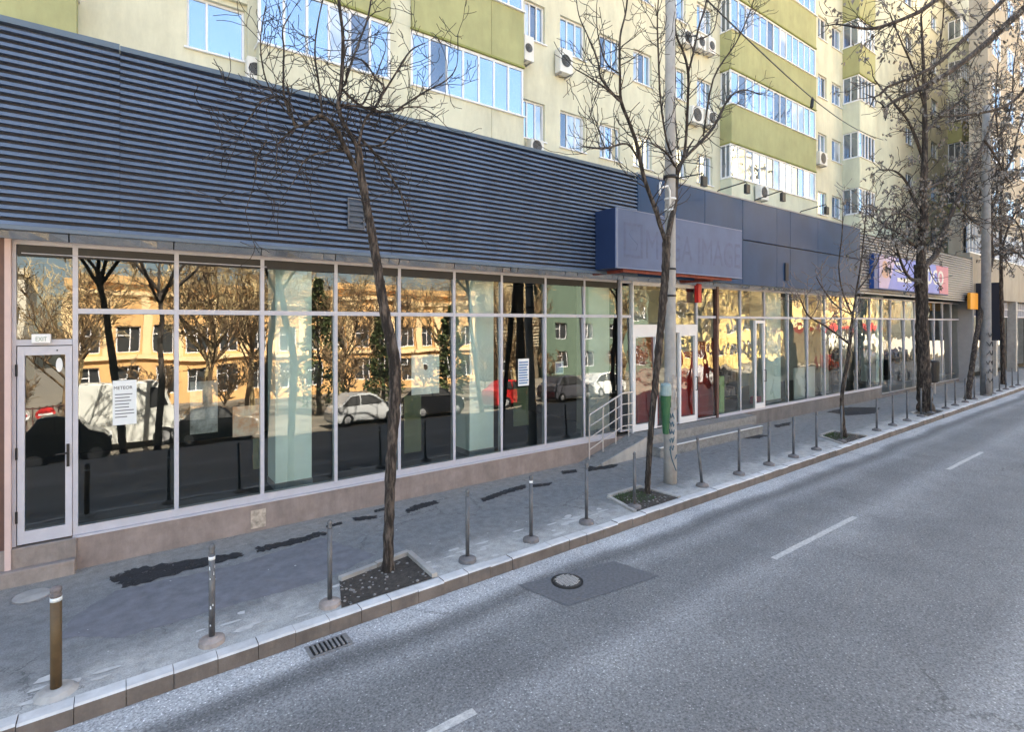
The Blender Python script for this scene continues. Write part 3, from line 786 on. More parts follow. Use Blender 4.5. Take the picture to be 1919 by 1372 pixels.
# wedding photo posters inside
e, a, b_, z0, z1 = sheet('poster', 771, 666, 823, 741, YG+.06, M['sticker'], 'pale poster with a white full skirted gown inside the window', 'poster')
mb = MB(); cx = (a+b_)/2-.02
mb.poly([(cx-.02, YG+.054, z1-.22), (cx+.03, YG+.054, z1-.22), (cx+.07, YG+.054, z1-.42), (b_-.02, YG+.054, z0+.01), (a+.02, YG+.054, z0+.01), (cx-.09, YG+.054, z0+.16)])
mb.build('gown', M['white'], e)
mb = MB(); mb.lathe((cx+.02, YG+.056, z1-.24), [(.001, 0), (.03, .02), (.035, .06), (.02, .1)], 10); mb.build('figure', M['ink'], e)
bw = pm('photo_grey', (.05, .05, .055), .5, 0, 4.2, col2=(.55, .56, .6))
e, a, b_, z0, z1 = sheet('poster', 356, 716, 408, 815, YG+.07, bw, 'tall black and white photo poster standing inside the second wide pane', 'poster')
ob = pm('photo_orange', (.75, .75, .72), .5, 0, 5, col2=(.62, .20, .03))
e, a, b_, z0, z1 = sheet('poster', 436, 763, 490, 820, YG+.07, ob, 'orange and white picture board behind the glass left of the pale column', 'poster')
# boards low inside the windows
grn = pm('board_green', (.10, .12, .07), .6, .2, 3)
for i, (q0, t0, q1, t1, lab) in enumerate(((474, 822, 492, 880, 'narrow dark green board standing inside the window beside the pale column'), (757, 742, 789, 850, 'dark green display board below the pale gown poster'), (962, 728, 990, 800, 'olive display board standing below the pale blue notice'))):
    sheet('display_board', q0, t0, q1, t1, YG+.09, grn, lab, 'board')
# exit sign, round sticker
a = P(60, 628, YG-.05); b2 = P(96, 642, YG-.05)
ex = tag(empty('exit_sign', (a.x, YG-.05, b2.z)), 'small white exit lamp box fixed above the narrow door', 'exit sign')
MB().cbox(a.x, b2.x, YG-.10, YG-.031, b2.z, a.z+.01, .006).build('housing', M['white'], ex)
text('EXIT', .062, pm('exit_green', (.25, .33, .27), .5), ex, ((a.x+b2.x)/2, YG-.101, b2.z+.018), sx=.72, ext=.002, align='CENTER')
c = P(111, 684, YG-.02)
sk = MB()
sk.poly([(c.x+.028*math.cos(k*math.pi/14), YG-.0135, c.z+.075*math.sin(k*math.pi/14)) for k in range(28)])
tag(sk.build('round_sticker', M['white']), 'white oval sticker on the narrow door glass near its top corner', 'sticker')

# projecting sign box over the entrance
YB = 6.397
bx0, bx1, bz0, bz1 = 6.962, 10.95, 3.602, 4.655
sb = tag(empty('sign_box', (bx0, YB, bz0)), 'big faded blue sign box with ghost letters jutting out over the entrance', 'sign')
MB().box(bx0, bx1, YB+.02, YFA-.002, bz0, bz1).build('housing', M['box_side'], sb)
mb = MB(); mb.box(bx0+.05, bx1-.004, YB, YB+.019, bz0+.02, bz1-.015); mb.build('face', M['box_face'], sb)
mb = MB(); mb.box(bx0-.002, bx0+.048, YB-.004, YB+.02, bz0-.002, bz1+.002); mb.box(bx0+.048, bx1+.002, YB-.005, YB+.02, bz0-.003, bz0+.018); mb.box(bx0+.048, bx1+.002, YB-.003, YB+.02, bz1-.013, bz1+.003)
mb.build('frame', M['box_edge'], sb)
tx = text('MEGA IMAGE', .76, M['ghost'], sb, (7.72, YB-.0008, bz0+.22), name='ghost_lettering', width=3.12, ext=.0006)
mb = MB()
ex0, ez0 = bx0+.2, bz0+.2
mb.box(ex0, ex0+.05, YB-.0014, YB-.0002, ez0, ez0+.62); mb.box(ex0+.05, ex0+.5, YB-.0014, YB-.0002, ez0, ez0+.05); mb.box(ex0+.05, ex0+.5, YB-.0014, YB-.0002, ez0+.57, ez0+.62)
mb.box(ex0+.45, ex0+.5, YB-.0014, YB-.0002, ez0+.05, ez0+.57)
mb.tube([(ex0+.36, YB, ez0+.48), (ex0+.2, YB, ez0+.5), (ex0+.14, YB, ez0+.42), (ex0+.24, YB, ez0+.33), (ex0+.37, YB, ez0+.25), (ex0+.32, YB, ez0+.14), (ex0+.13, YB, ez0+.13)], .0025, 4)
mb.build('emblem', M['ghost'], sb)
# structure below the box: rusty beam ends
mb = MB()
mb.box(bx0+.25, bx1-.3, YB+.06, YB+.12, bz0-.06, bz0-.003); mb.box(bx0+.3, bx0+.36, YB+.12, YG-.06, bz0-.06, bz0-.004); mb.box(bx1-1.0, bx1-.9, YB+.12, YG-.06, bz0-.09, bz0-.004)
mb.build('support_beam', pm('rusty_red', (.20, .04, .025), .7, .4, 9), sb)
mb = MB(); xr = X_(1300); mb.box(xr, xr+.12, YG-.16, YG-.06, 3.1, 3.52)
tag(mb.build('red_sign_strip', M['red']), 'short red hanging strip below the sign box over the entrance', 'sign')

# blue sign at the far shop
YS = 6.75
p0, p1 = P(1639, 477, YS), P(1777, 495.6, YS); sz0, sz1 = 3.72, 4.84
ps = tag(empty('shop_sign', (p0.x, YS, sz0)), 'bright blue and pink sign with white letters behind the leafy tree', 'sign')
MB().box(p0.x, p1.x, YS+.01, YFA-.003, sz0, sz1).build('housing', M['pepco_edge'], ps)
xa = p0.x+(p1.x-p0.x)*.05
mb = MB(); mb.box(xa+.3, p1.x-1.15, YS-.006, YS+.009, sz0+.03, sz1-.03); mb.build('face', M['pepco'], ps)
mb = MB(); mb.prism([(p1.x-1.0, YS-.0062, sz0+.03), (p1.x-.02, YS-.006, sz0+.03), (p1.x-.02, YS-.006, sz1-.03), (p1.x-1.5, YS-.0075, sz1-.03)], (0, .013, 0)); mb.build('pink_field', M['pink_sign'], ps)
mb = MB(); mb.prism([(xa-.02, YS-.009, sz0+.03), (xa+.7, YS-.009, sz0+.03), (xa+1.4, YS-.009, sz1-.03), (xa-.02, YS-.009, sz1-.03)], (0, .014, 0)); mb.build('printed_picture', M['lilac'], ps)
mb = MB()
for (cx_, cz_, rx_, rz_) in ((xa+.45, sz1-.35, .22, .16), (xa+.5, sz1-.6, .32, .16)):
    mb.poly([(cx_+rx_*math.cos(k*.5236), YS-.0105, cz_+rz_*math.sin(k*.5236)) for k in range(12)])
mb.build('printed_figure', M['skin'], ps)
xt = gx(1712, YS)
text('pepco', 1.2, M['white'], ps, (xt, YS-.012, sz0+.36), width=gx(1766, YS)-xt, ext=.006)
mb = MB(); x_ = gx(1677, YS)
mb.box(x_, x_+.9, YS-.011, YS-.007, sz0+.62, sz0+.70); mb.box(x_+.2, x_+1.5, YS-.011, YS-.007, sz0+.30, sz0+.43); mb.box(x_+.1, x_+.5, YS-.011, YS-.007, sz0+.85, sz0+.95)
mb.build('small_print', M['white'], ps)

# floodlights on arms
def flood(px, py, apx, apy, label):
    Yh = 6.35
    h = P(px, py, Yh); b0 = P(apx, apy, YFA); b0.y = YFA+.03
    b0 = Vector((h.x-.28, YFA+.03, ZT+.02))
    e = tag(empty('floodlight', b0), label, 'floodlight', 'floodlights on arms along the flat cladding')
    MB().tube([b0, b0+Vector((.02, -.06, .06)), h+Vector((0, .02, .06)), h], .014, 6).build('arm', M['black'], e)
    mb = MB(); mb.cbox(h.x-.085, h.x+.085, h.y-.035, h.y+.035, h.z-.20, h.z, .015); mb.build('lamp_head', M['black'], e)
    MB().box(h.x-.07, h.x+.07, h.y-.01, h.y+.039, h.z-.205, h.z-.2005).build('lamp_glass', M['grey_clad'], e)
flood(1319, 330, 0, 0, 'floodlight arm just right of the concrete pole top of the cladding')
flood(1400, 345, 0, 0, 'floodlight arm under the lit enclosed balcony, second from the pole')
flood(1467, 361, 0, 0, 'floodlight arm right of the white air conditioner on the cladding')
flood(1549, 387, 0, 0, 'floodlight arm at the right end of the flat cladding')

# ------------------------------------------------------------------ apartment block
YA, YBAL = 12.2, 11.7
ZR = 25.0
apt = tag(empty('apartment_block', (8, YA, 0)), 'tall cream apartment block with green balconies behind the shop front', 'apartment block')
AX0, AX1 = -16.0, 112.0
def ax(px): return gx(px, YA)
FL = 2.9
rows = [8.0+FL*k for k in range(-1, 6)]
holes = []; wins = []
def addwin(x0, x1, z0, z1, nf=2): holes.append((x0, x1, z0, z1)); wins.append((x0, x1, z0, z1, nf))
cols = [(1050, 1096, 3), (1124, 1162, 3), (1187, 1221, 3), (1256, 1285, 2), (1306, 1335, 3), (1533, 1549, 2), (1559, 1577, 2)]
for k, zs in enumerate(rows):
    if k == 0: continue
    zl = zs
    if k <= 2: addwin(ax(975+(8 if k > 1 else 0)), ax(1021), zl, zl+1.13, 3)
    else: addwin(ax(983), ax(1021), zl, zl+1.13, 3)
    for c0, c1, nf in cols:
        if c0 < 1200 and k > 4: pass
        addwin(ax(c0), ax(c1), zl, zl+1.13, nf)
    addwin(ax(350), ax(459), zl+.06, zl+1.12, 1)
    addwin(ax(1697), ax(1711), zl, zl+1.13, 2)
    x = ax(1745)
    for q in range(5):
        addwin(x, x+1.3, zl, zl+1.13, 2); x += 5.6
xsr = sorted({AX0, AX1} | {h[0] for h in holes} | {h[1] for h in holes})
zsr = sorted({3.6, ZR} | {h[2] for h in holes} | {h[3] for h in holes})
hs = {}
def inhole(x, z):
    for h in holes:
        if h[0] < x < h[1] and h[2] < z < h[3]: return True
    return False
mb = MB()
for i in range(len(zsr)-1):
    za, zb = zsr[i], zsr[i+1]
    run = None
    for j in range(len(xsr)-1):
        a, b_ = xsr[j], xsr[j+1]
        if inhole((a+b_)/2, (za+zb)/2):
            if run is not None: mb.quad((run, YA, za), (a, YA, za), (a, YA, zb), (run, YA, zb)); run = None
        elif run is None: run = a
    if run is not None: mb.quad((run, YA, za), (AX1, YA, za), (AX1, YA, zb), (run, YA, zb))
D = .14
for x0, x1, z0, z1 in holes:
    mb.quad((x0, YA, z0), (x1, YA, z0), (x1, YA+D, z0), (x0, YA+D, z0)); mb.quad((x0, YA, z1), (x1, YA, z1), (x1, YA+D, z1), (x0, YA+D, z1))
    mb.quad((x0, YA, z0), (x0, YA+D, z0), (x0, YA+D, z1), (x0, YA, z1)); mb.quad((x1, YA, z0), (x1, YA+D, z0), (x1, YA+D, z1), (x1, YA, z1))
mb.box(AX0, AX1, YA+.4, YA+8, 0, ZR); mb.box(45, AX1, YA+.02, YA+8, ZR+.36, 31)
mb.build('wall', M['apt'], apt)
mb = MB(); mb.box(AX0-.2, AX1+.2, YA-.2, YA+8.2, ZR+.005, ZR+.35); mb.build('roof', M['conc'], apt)
r = random.Random(11)
for wi, (x0, x1, z0, z1, nf) in enumerate(wins[:99]):
    y = YA+.085; t = .045
    mb = MB()
    mb.box(x0, x0+t, y, y+.06, z0, z1); mb.box(x1-t, x1, y, y+.06, z0, z1)
    mb.box(x0+t, x1-t, y+.002, y+.06, z0, z0+t); mb.box(x0+t, x1-t, y+.002, y+.06, z1-t, z1)
    div = [x0+t]
    if nf == 1:
        xm = x0+(x1-x0)*.34; mb.box(xm-.02, xm+.02, y+.001, y+.06, z0+t, z1-t); div += [xm]
    else:
        for q in range(1, nf):
            xm = x0+(x1-x0)*q/nf; mb.box(xm-.02, xm+.02, y+.001, y+.06, z0+t, z1-t); div += [xm]
    div.append(x1-t)
    wo = mb.build('window', M['upvc'], apt); gp = MB()
    for q in range(len(div)-1):
        dark = (nf > 1 and q == (0 if wi % 3 else 1)) and r.random() < .55
        mm = M['apt_glass_open'] if dark else M['apt_glass']
        tl = r.uniform(-.006, .006)
        gp.quad((div[q], y+.03+tl, z0+t), (div[q+1], y+.03-tl, z0+t), (div[q+1], y+.03-tl, z1-t), (div[q], y+.03+tl, z1-t), 1 if dark else (2 if r.random() < .22 else 0))
    gp.build('glazing', [M['apt_glass'], M['apt_glass_open'], M['apt_curtain']], wo)
    mb = MB(); mb.box(x0-.05, x1+.05, YA-.06, YA+.08, z0-.035, z0-.002); mb.build('sill', M['upvc'], wo)

def balcony(x0, x1, yb, k, green, nf, nfs=2, floor0=8.32, cream='apt', joint=True, glass='apt_glass', open_i=(), gh=1.42):
    """enclosed balcony of one floor: parapet (part), glazing frame and panes (sub-parts)"""
    z0 = floor0+FL*k-(FL-gh); z1 = floor0+FL*k; z2 = z1+gh
    mb = MB()
    xm = x0+(x1-x0)*.68
    pm_ = M['apt_green'] if green else M[cream]
    mb.box(x0, xm-.008, yb, YA-.001, z0, z1); mb.box(xm+.008, x1, yb+.01, YA-.001, z0, z1)
    par = mb.build('balcony', pm_, apt)
    mb = MB(); mb.box(x0-.02, x1+.02, yb-.02, YA-.003, z0-.05, z0-.002); mb.build('slab_edge', M['apt_edge'] if green else M[cream], par)
    mb = MB(); mb.box(x0-.03, x1+.03, yb-.05, YA-.004, z1+.002, z1+.035); mb.build('sill', M['upvc'], par)
    # frame
    y = yb+.04; t = .05; mb = MB()
    xs_ = [x0+.02+(x1-x0-.04)*q/nf for q in range(nf+1)]
    za, zb = z1+.036, z2-.055
    for q, x in enumerate(xs_): mb.box(x-t/2, x+t/2, y, y+.06, za, zb)
    for q in range(nf):
        mb.box(xs_[q]+t/2, xs_[q+1]-t/2, y+.002, y+.06, za, za+t); mb.box(xs_[q]+t/2, xs_[q+1]-t/2, y+.002, y+.06, zb-t*1.4, zb)
    ys_ = [yb+.07+(YA-.03-yb-.07)*q/nfs for q in range(nfs+1)]
    for xx in (x0+.05, x1-.05):
        for q in range(nfs+1):
            if q: mb.box(xx-.03, xx+.03, ys_[q]-.025, ys_[q]+.025, za, zb)
            if q < nfs: mb.box(xx-.028, xx+.028, ys_[q]+.026, ys_[q+1]-.026, za, za+t); mb.box(xx-.028, xx+.028, ys_[q]+.026, ys_[q+1]-.026, zb-t, zb)
    mb.build('glazing_frame', M['upvc'], par)
    g = MB()
    for q in range(nf):
        tl = r.uniform(-.008, .008)
        g.quad((xs_[q]+t/2, y+.03+tl, za+t), (xs_[q+1]-t/2, y+.03-tl, za+t), (xs_[q+1]-t/2, y+.03-tl, zb-t), (xs_[q]+t/2, y+.03+tl, zb-t), 1 if q in open_i else (2 if r.random() < .18 else 0))
    for q in range(nfs):
        for xx in (x0+.05, x1-.05):
            g.quad((xx, ys_[q]+.026, za+t), (xx, ys_[q+1]-.026, za+t), (xx, ys_[q+1]-.026, zb-t), (xx, ys_[q]+.026, zb-t), 1)
    g.build('glazing', [M[glass], M['apt_glass_open'], M['apt_curtain']], par)
    return par
# stack A (two halves side by side), stack B, stack D at the left, bays to the right
bA0, bAm0, bAm1, bA1 = gx(486, YBAL), gx(733, YBAL), gx(772, YBAL), gx(982, YBAL)
for k in range(0, 6):
    balcony(bA0, bAm0, YBAL+.02, k, k > 0, 6, open_i=(4,) if k == 0 else (), floor0=8.30)
    balcony(bAm1, bA1, YBAL, k, k > 0, 7, open_i=(1,) if k == 0 else (2,), floor0=8.32)
    mb = MB(); mb.box(bAm0+.004, bAm1-.004, YBAL+.06, YA-.001, 6.85+FL*k, 6.85+FL*(k+1)-.004); mb.build('balcony_pier', M['apt'], apt)
bB0, bB1 = gx(1371, YBAL), gx(1530, YBAL)
for k in range(0, 6):
    balcony(bB0, bB1, YBAL, k, k > 0, 13, open_i=((1, 5, 9) if k == 0 else (1, 6, 7) if k == 1 else (5,)), cream='apt_pale')
for k in range(0, 6):
    balcony(-7.2, gx(143, YBAL), YBAL, k, True, 8)
YC = 11.4
bC0, bC1 = gx(1611, YC), gx(1641, YC)
for k in range(0, 6):
    balcony(bC0, bC1, YC, k, k in (3, 4, 5), 5, 2, cream='apt_pale', floor0=8.2)
for k in range(0, 6):
    balcony(47.6, 49.4, YC, k, k in (1, 3), 4, 2, cream='apt_pale', floor0=8.2)
    balcony(73.0, 78.0, YC, k, k in (2, 4), 6, 2, cream='apt_pale', floor0=8.2)
    balcony(61.0, 64.5, YC, k, k in (2, 4), 6, 2, cream='apt_pale', floor0=8.2)
# shallow pilaster beside the left window, ledge over it
mb = MB(); mb.box(ax(462), ax(481), YA-.12, YA-.001, 6.8, ZR-.01); mb.box(ax(340), ax(462)-.003, YA-.10, YA-.001, 9.22, 9.55); mb.build('pilaster', M['apt'], apt)

# air conditioners
def acunit(px0, py0, px1, py1, label, Y=YA):
    a, b_ = P(px0, py1, Y-.28), P(px1, py1, Y-.28)
    h = P(px0, py0, Y-.28).z-a.z
    x0, x1, z0, z1 = a.x, max(b_.x-.0, a.x+.35), a.z, a.z+max(h, .38)
    e = tag(empty('air_conditioner', (x0, Y-.2, z0)), label, 'air conditioner', 'air conditioner units on the apartment wall')
    MB().cbox(x0, x1, Y-.30, Y-.06, z0, z1, .012).build('housing', M['ac'], e)
    cx, cz = x0+(x1-x0)*.45, (z0+z1)/2
    rd = min((x1-x0)*.36, (z1-z0)*.42)
    mb = MB()
    mb.poly([(cx+rd*math.cos(q*math.pi/12), Y-.304, cz+rd*math.sin(q*math.pi/12)) for q in range(24)])
    mb.build('fan', M['black'], e)
    mb = MB()
    for q in range(5):
        rr_ = rd*(q+1)/5; mb.tube([(cx+rr_*math.cos(s*math.pi/10), Y-.309, cz+rr_*math.sin(s*math.pi/10)) for s in range(21)], .004, 3, cap=False)
    mb.build('grille', M['grey_clad'], e)
    mb = MB(); mb.box(x0+.06, x0+.09, Y-.28, Y-.002, z0-.04, z0-.003); mb.box(x1-.09, x1-.06, Y-.28, Y-.002, z0-.04, z0-.003); mb.build('bracket', M['grey_clad'], e)
acunit(1049, 87, 1073, 132, 'white air conditioner below the three light window, nearest the left tree top')
acunit(982, 63, 1000, 110, 'white air conditioner tucked against the end of the big green balcony')
acunit(995, 258, 1019, 284, 'white air conditioner half hidden behind the ribbed cladding edge')
acunit(463, 103, 483, 147, 'white air conditioner standing by the pilaster left of the long glazing')
acunit(1297, 196, 1318, 226, 'white air conditioner left of a pair, beside the concrete pole')
acunit(1327, 204, 1343, 232, 'white air conditioner right of a pair, against the middle green balcony')
acunit(1281, 52, 1300, 78, 'white air conditioner highest and leftmost in the row of three')
acunit(1308, 60, 1323, 88, 'white air conditioner in the middle of the high row of three')
acunit(1328, 68, 1341, 96, 'white air conditioner in the high row, touching the upper green balcony')
acunit(1425, 345, 1440, 372, 'white air conditioner hung under the glazing of the lowest balcony', Y=YBAL)
acunit(1536, 282, 1550, 306, 'white air conditioner under a small window right of the green balconies')

# ------------------------------------------------------------------ far building at the right
XF0 = gx(1822, YFA)+.06
fb = tag(empty('corner_building', (XF0, 7, 0)), 'beige building with a ribbon of windows and dark shops beyond the glazed front', 'building')
YQ = 7.0
mb = MB(); mb.box(XF0, 90, YQ, YQ+.75, 3.75, 5.75); mb.box(XF0, 90, YQ+.3, YQ+.75, 5.75, 7.25); mb.box(XF0, 90, YQ-.0, YQ+.76, 7.25, 7.6); mb.box(XF0+.1, 90, YQ+.8, YQ+4.8, 0, 5.0)
mb.box(38, 90, 8.0, 8.8, 7.62, 28)
mb.build('wall', pm('beige_render', (.36, .325, .27), .9, .1, .8, stain=.2), fb)
mb = MB(); mb.box(XF0, 90, YQ+.6, YQ+.78, 0, 3.74); mb.build('ground_floor', M['dark_in'], fb)
for k in range(1):
    z0 = 5.753+3.0*k; z1 = z0+1.49
    for q in range(9):
        x0 = XF0+.3+q*3.1
        mb = MB()
        for s in range(6): mb.box(x0+s*.5, x0+s*.5+.07, YQ+.08, YQ+.16, z0+.08, z1-.06)
        mb.box(x0, x0+2.57, YQ+.07, YQ+.16, z0, z0+.08); mb.box(x0, x0+2.57, YQ+.07, YQ+.16, z1-.06, z1)
        wo = mb.build('window', M['upvc'], fb)
        p = MB(); p.quad((x0, YQ+.2, z0), (x0+2.57, YQ+.2, z0), (x0+2.57, YQ+.2, z1), (x0, YQ+.2, z1)); p.build('pane', M['apt_glass'], wo)
for k in range(6):
    for q in range(4):
        x0 = 38.8+q*3.2; z0 = 8.6+2.95*k
        mb = MB(); mb.box(x0, x0+.08, 7.95, 8.02, z0, z0+1.4); mb.box(x0+1.5, x0+1.58, 7.95, 8.02, z0, z0+1.4); mb.box(x0+.74, x0+.82, 7.952, 8.02, z0+.06, z0+1.34); mb.box(x0+.08, x0+1.5, 7.952, 8.02, z0, z0+.06); mb.box(x0+.08, x0+1.5, 7.952, 8.02, z0+1.34, z0+1.4)
        wo = mb.build('window', M['upvc'], fb)
        p = MB(); p.quad((x0+.08, 7.985, z0+.06), (x0+1.5, 7.985, z0+.06), (x0+1.5, 7.985, z0+1.34), (x0+.08, 7.985, z0+1.34)); p.build('pane', M['apt_glass'], wo)
for q in range(7):
    x0 = XF0+.6+q*4
    mb = MB(); mb.box(x0-.35, x0-.01, YQ-.02, YQ+.35, 0, 3.75); mb.build('pier', M['conc'], fb)
    mb = MB()
    for s in range(8): mb.box(x0+.1+s*.4, x0+.16+s*.4, YQ+.20, YQ+.26, 2.95, 3.7)
    mb.box(x0+.08, x0+3.1, YQ+.19, YQ+.27, 2.9, 2.95); mb.box(x0+.08, x0+3.1, YQ+.19, YQ+.27, 3.30, 3.34)
    wo = mb.build('window', M['alu'], fb)
    p = MB(); p.quad((x0, YQ+.3, .3), (x0+3.2, YQ+.3, .3), (x0+3.2, YQ+.3, 3.7), (x0, YQ+.3, 3.7)); p.build('pane', M['glass_far'], wo)
a = P(1857, 530, 6.45)
mb = MB(); mb.box(a.x-.1, a.x+.1, 6.1, 6.95, P(1857, 638, 6.45).z, a.z)
bs = tag(empty('blade_sign', (a.x, 6.95, 3)), 'tall black blade sign hung beside the far concrete pole', 'sign')
mb.build('panel', M['navy_dark'], bs)
MB().box(a.x-.03, a.x+.03, 6.95, 7.02, 3.6, 3.7).build('bracket', M['black'], bs)
a, b_ = P(1818, 548, 6.7), P(1832, 580, 6.7)
os_ = tag(empty('orange_sign', (a.x, 6.6, b_.z)), 'small glowing orange sign at the far end of the glazed front', 'sign')
MB().cbox(a.x, b_.x, 6.68, 6.8, b_.z, a.z, .02).build('panel', M['orange_sign'], os_)
MB().box(a.x+.3, a.x+.36, 6.8, 7.3, a.z-.2, a.z-.14).build('bracket', M['black'], os_)

# ------------------------------------------------------------------ bollards
def bollard(x, y, h, rad, mat, label, lean=0, head='dome', base='ring', lean_y=0, i=9):
    e = tag(empty('bollard', (x, y, 0)), label, 'bollard', 'bollards along the kerb')
    top = Vector((x-lean, y+lean_y, h))
    p0 = Vector((x, y, .0)); d = top-p0
    if base == 'ring':
        MB().lathe((x, y, 0), [(.10, 0), (.095, .035), (.055, .05), (.045, .06)], 14).build('base', M['step'] if i < 3 else M['plinth_dark'], e, smooth=False)
    else:
        MB().lathe((x, y, 0), [(.13, 0), (.10, .03), (.06, .04)], 14).build('base', M['conc'], e)
    MB().tube([p0, p0+d*.9], rad, 14).build('post', mat, e, smooth=True)
    q = p0+d*.9; u = d.normalized(); hh = h*.1
    if head == 'dome':
        MB().tube([q, q+u*.015, q+u*.02, q+u*hh*.55, q+u*hh*.8, q+u*hh*.95, q+u*hh], [rad*1.0, rad*1.0, rad*.8, rad*1.05, rad*1.0, rad*.6, .004], 14).build('head', M['steel'] if mat != M['brownpaint'] else M['bark_pale'], e, smooth=True)
    if i in (0, 1, 4):
        z_ = {0: .86, 1: .84, 4: .88}[i]; q1 = p0+d*z_
        MB().tube([q1, q1+u*.028], rad*1.04, 14).build('paint_band', M['white'] if i else M['sticker'], e, smooth=True)
    if i == 1:
        mb = MB(); r_ = random.Random(4)
        for k in range(26):
            z_ = r_.uniform(.15, .8); a = r_.uniform(0, 6.28); rr_ = rad*1.02; hh_ = r_.uniform(.008, .03); da = r_.uniform(.2, .6)
            q1 = p0+d*z_
            mb.quad(q1+Vector((rr_*math.cos(a), rr_*math.sin(a), 0)), q1+Vector((rr_*math.cos(a+da), rr_*math.sin(a+da), 0)), q1+Vector((rr_*math.cos(a+da*.8), rr_*math.sin(a+da*.8), hh_)), q1+Vector((rr_*math.cos(a+.1), rr_*math.sin(a+.1), hh_*1.2)))
        mb.build('peeling_paint', M['sticker'], e)
    return e
blist = [
 (105, 1290, 1098, 'thick brown painted bollard nearest the camera at the left', 0),
 (397, 1205, 1016, 'grey bollard with peeling white paint left of the first tree pit', 0),
 (618, 1122, 964, 'grey bollard in a broken concrete foot at the left edge of the first tree pit', .0),
 (876, 1050, 921, 'bare steel bollard just right of the first tree pit', 0),
 (995, 1010, 894, 'grey bollard with a white chipped head above the road manhole', 0),
 (1099, 978, 870, 'grey bollard halfway between the road manhole and the grassy tree pit', 0),
 (1189, 947, 849, 'grey bollard at the left corner of the grassy tree pit', .0),
 (1316, 910, 823, 'leaning grey bollard right of the concrete pole', .09),
 (1385, 888, 803, 'upright grey bollard right after the leaning one', 0),
 (1441, 872, 792, 'grey bollard third to the right of the concrete pole', 0),
 (1487, 857, 781, 'grey bollard below the narrow inner door of the right shop', 0),
 (1530, 844, 771, 'grey bollard one place left of the sapling', 0),
 (1577, 826, 761, 'grey bollard right in front of the sapling stem', 0),
 (1643, 807, 745, 'first grey bollard to the right of the sapling', 0),
 (1673, 796, 738, 'grey bollard midway between the sapling and the big leafy tree', 0),
 (1700, 786, 731, 'grey bollard just left of the big leafy tree', 0),
 (1726, 776, 723, 'grey bollard touching the left side of the big leafy tree trunk', 0),
 (1745, 771, 718, 'grey bollard hidden half behind the big leafy tree trunk', 0),
 (1772, 762, 715, 'first clear grey bollard right of the big leafy tree', 0),
 (1790, 758, 712, 'second grey bollard right of the big leafy tree', 0),
 (1809, 752, 708, 'grey bollard left of the leaning dark tree', 0),
 (1826, 747, 704, 'grey bollard between the leaning tree and the far pole', 0),
 (1847, 741, 701, 'grey bollard in front of the far concrete pole', 0),
 (1860, 738, 699, 'first grey bollard right of the far pole', 0),
 (1873, 735, 695, 'second grey bollard right of the far pole', 0),
 (1885, 732, 692, 'third grey bollard right of the far pole', 0),
 (1897, 729, 690, 'fourth grey bollard right of the far pole', 0),
 (1908, 726, 688, 'last grey bollard at the right edge of the photo', 0)]
for i, (px, pb, pt, lab, lean) in enumerate(blist):
    # on the kerb-parallel line 0.27 m behind the kerb edge
    x = gx(px, 5.03)
    for _ in range(4): x = gx(px, kerbY(x)+.27)
    y = kerbY(x)+.27
    h = .80
    if i == 0: bollard(x, y, .765, .034, M['brownpaint'], lab, base='pad', i=0)
    else: bollard(x, y, h+(.02 if i == 1 else 0), .022 if i > 1 else .024, M['steel'], lab, lean, lean_y=.03*(1 if lean else 0), i=i)

# ------------------------------------------------------------------ tree pits
def pit(corners, label, first=0, grass=False, z=.03):
    c = sum((Vector(p) for p in corners), Vector())/4
    e = tag(empty('tree_pit', (c.x, c.y, 0)), label, 'tree pit')
    mb = MB(); mb.poly([(p.x, p.y, .006) for p in corners]); mb.build('soil', M['soil'], e)
    mb = MB(); r = random.Random(int(c.x*10))
    for i in range(first, 3):
        a, b_ = corners[i], corners[i+1]
        d = (b_-a).normalized(); nrm = Vector((-d.y, d.x, 0))*.03
        n = max(1, int((b_-a).length/.42))
        for k in range(n):
            p, q = a.lerp(b_, k/n+.006), a.lerp(b_, (k+1)/n-.006)
            dz = r.uniform(-.012, .012)
            mb.prism([(p.x-nrm.x, p.y-nrm.y, -.02), (q.x-nrm.x, q.y-nrm.y, -.02), (q.x+nrm.x, q.y+nrm.y, -.02), (p.x+nrm.x, p.y+nrm.y, -.02)], (0, 0, .02+z+dz+r.uniform(0, .01)))
    mb.build('border', M['conc'], e)
    mb = MB()
    for i in range(70):
        u, v = r.random(), r.random()
        p = corners[0].lerp(corners[1], u).lerp(corners[3].lerp(corners[2], u), v)
        s = r.uniform(.006, .02)
        mb.lathe((p.x, p.y, .004), [(s, 0), (s*.9, s*.5), (s*.3, s*.8)], 5)
    tag(mb.build('pebbles', pm('pebbles', (.22, .21, .2), .9, .4, 30), e), kind='stuff')
    if grass:
        mb = MB()
        for i in range(900):
            u, v = r.uniform(.25, .97), r.uniform(.03, .75)
            p = corners[0].lerp(corners[1], u).lerp(corners[3].lerp(corners[2], u), v)
            if r.random() > .25+u*.8: continue
            a = r.uniform(0, 6.28); l = r.uniform(.015, .05); w_ = .004
            mb.poly([(p.x-w_*math.sin(a), p.y+w_*math.cos(a), .006), (p.x+w_*math.sin(a), p.y-w_*math.cos(a), .006), (p.x+.6*l*math.cos(a), p.y+.6*l*math.sin(a), .006+l)])
        tag(mb.build('grass', M['grass'], e), kind='stuff')
    return e
def cw(px, py): return G(px, py, 0.0)
def onk(px):
    x = gx(px, 4.9)
    for _ in range(4): x = gx(px, kerbY(x)+kw+.01)
    return Vector((x, kerbY(x)+kw+.01, 0))
pit([onk(640), cw(636, 1090), cw(766, 1040), onk(815)], 'sunken soil tree pit with stone border round the nearest tree', first=1, z=.045)
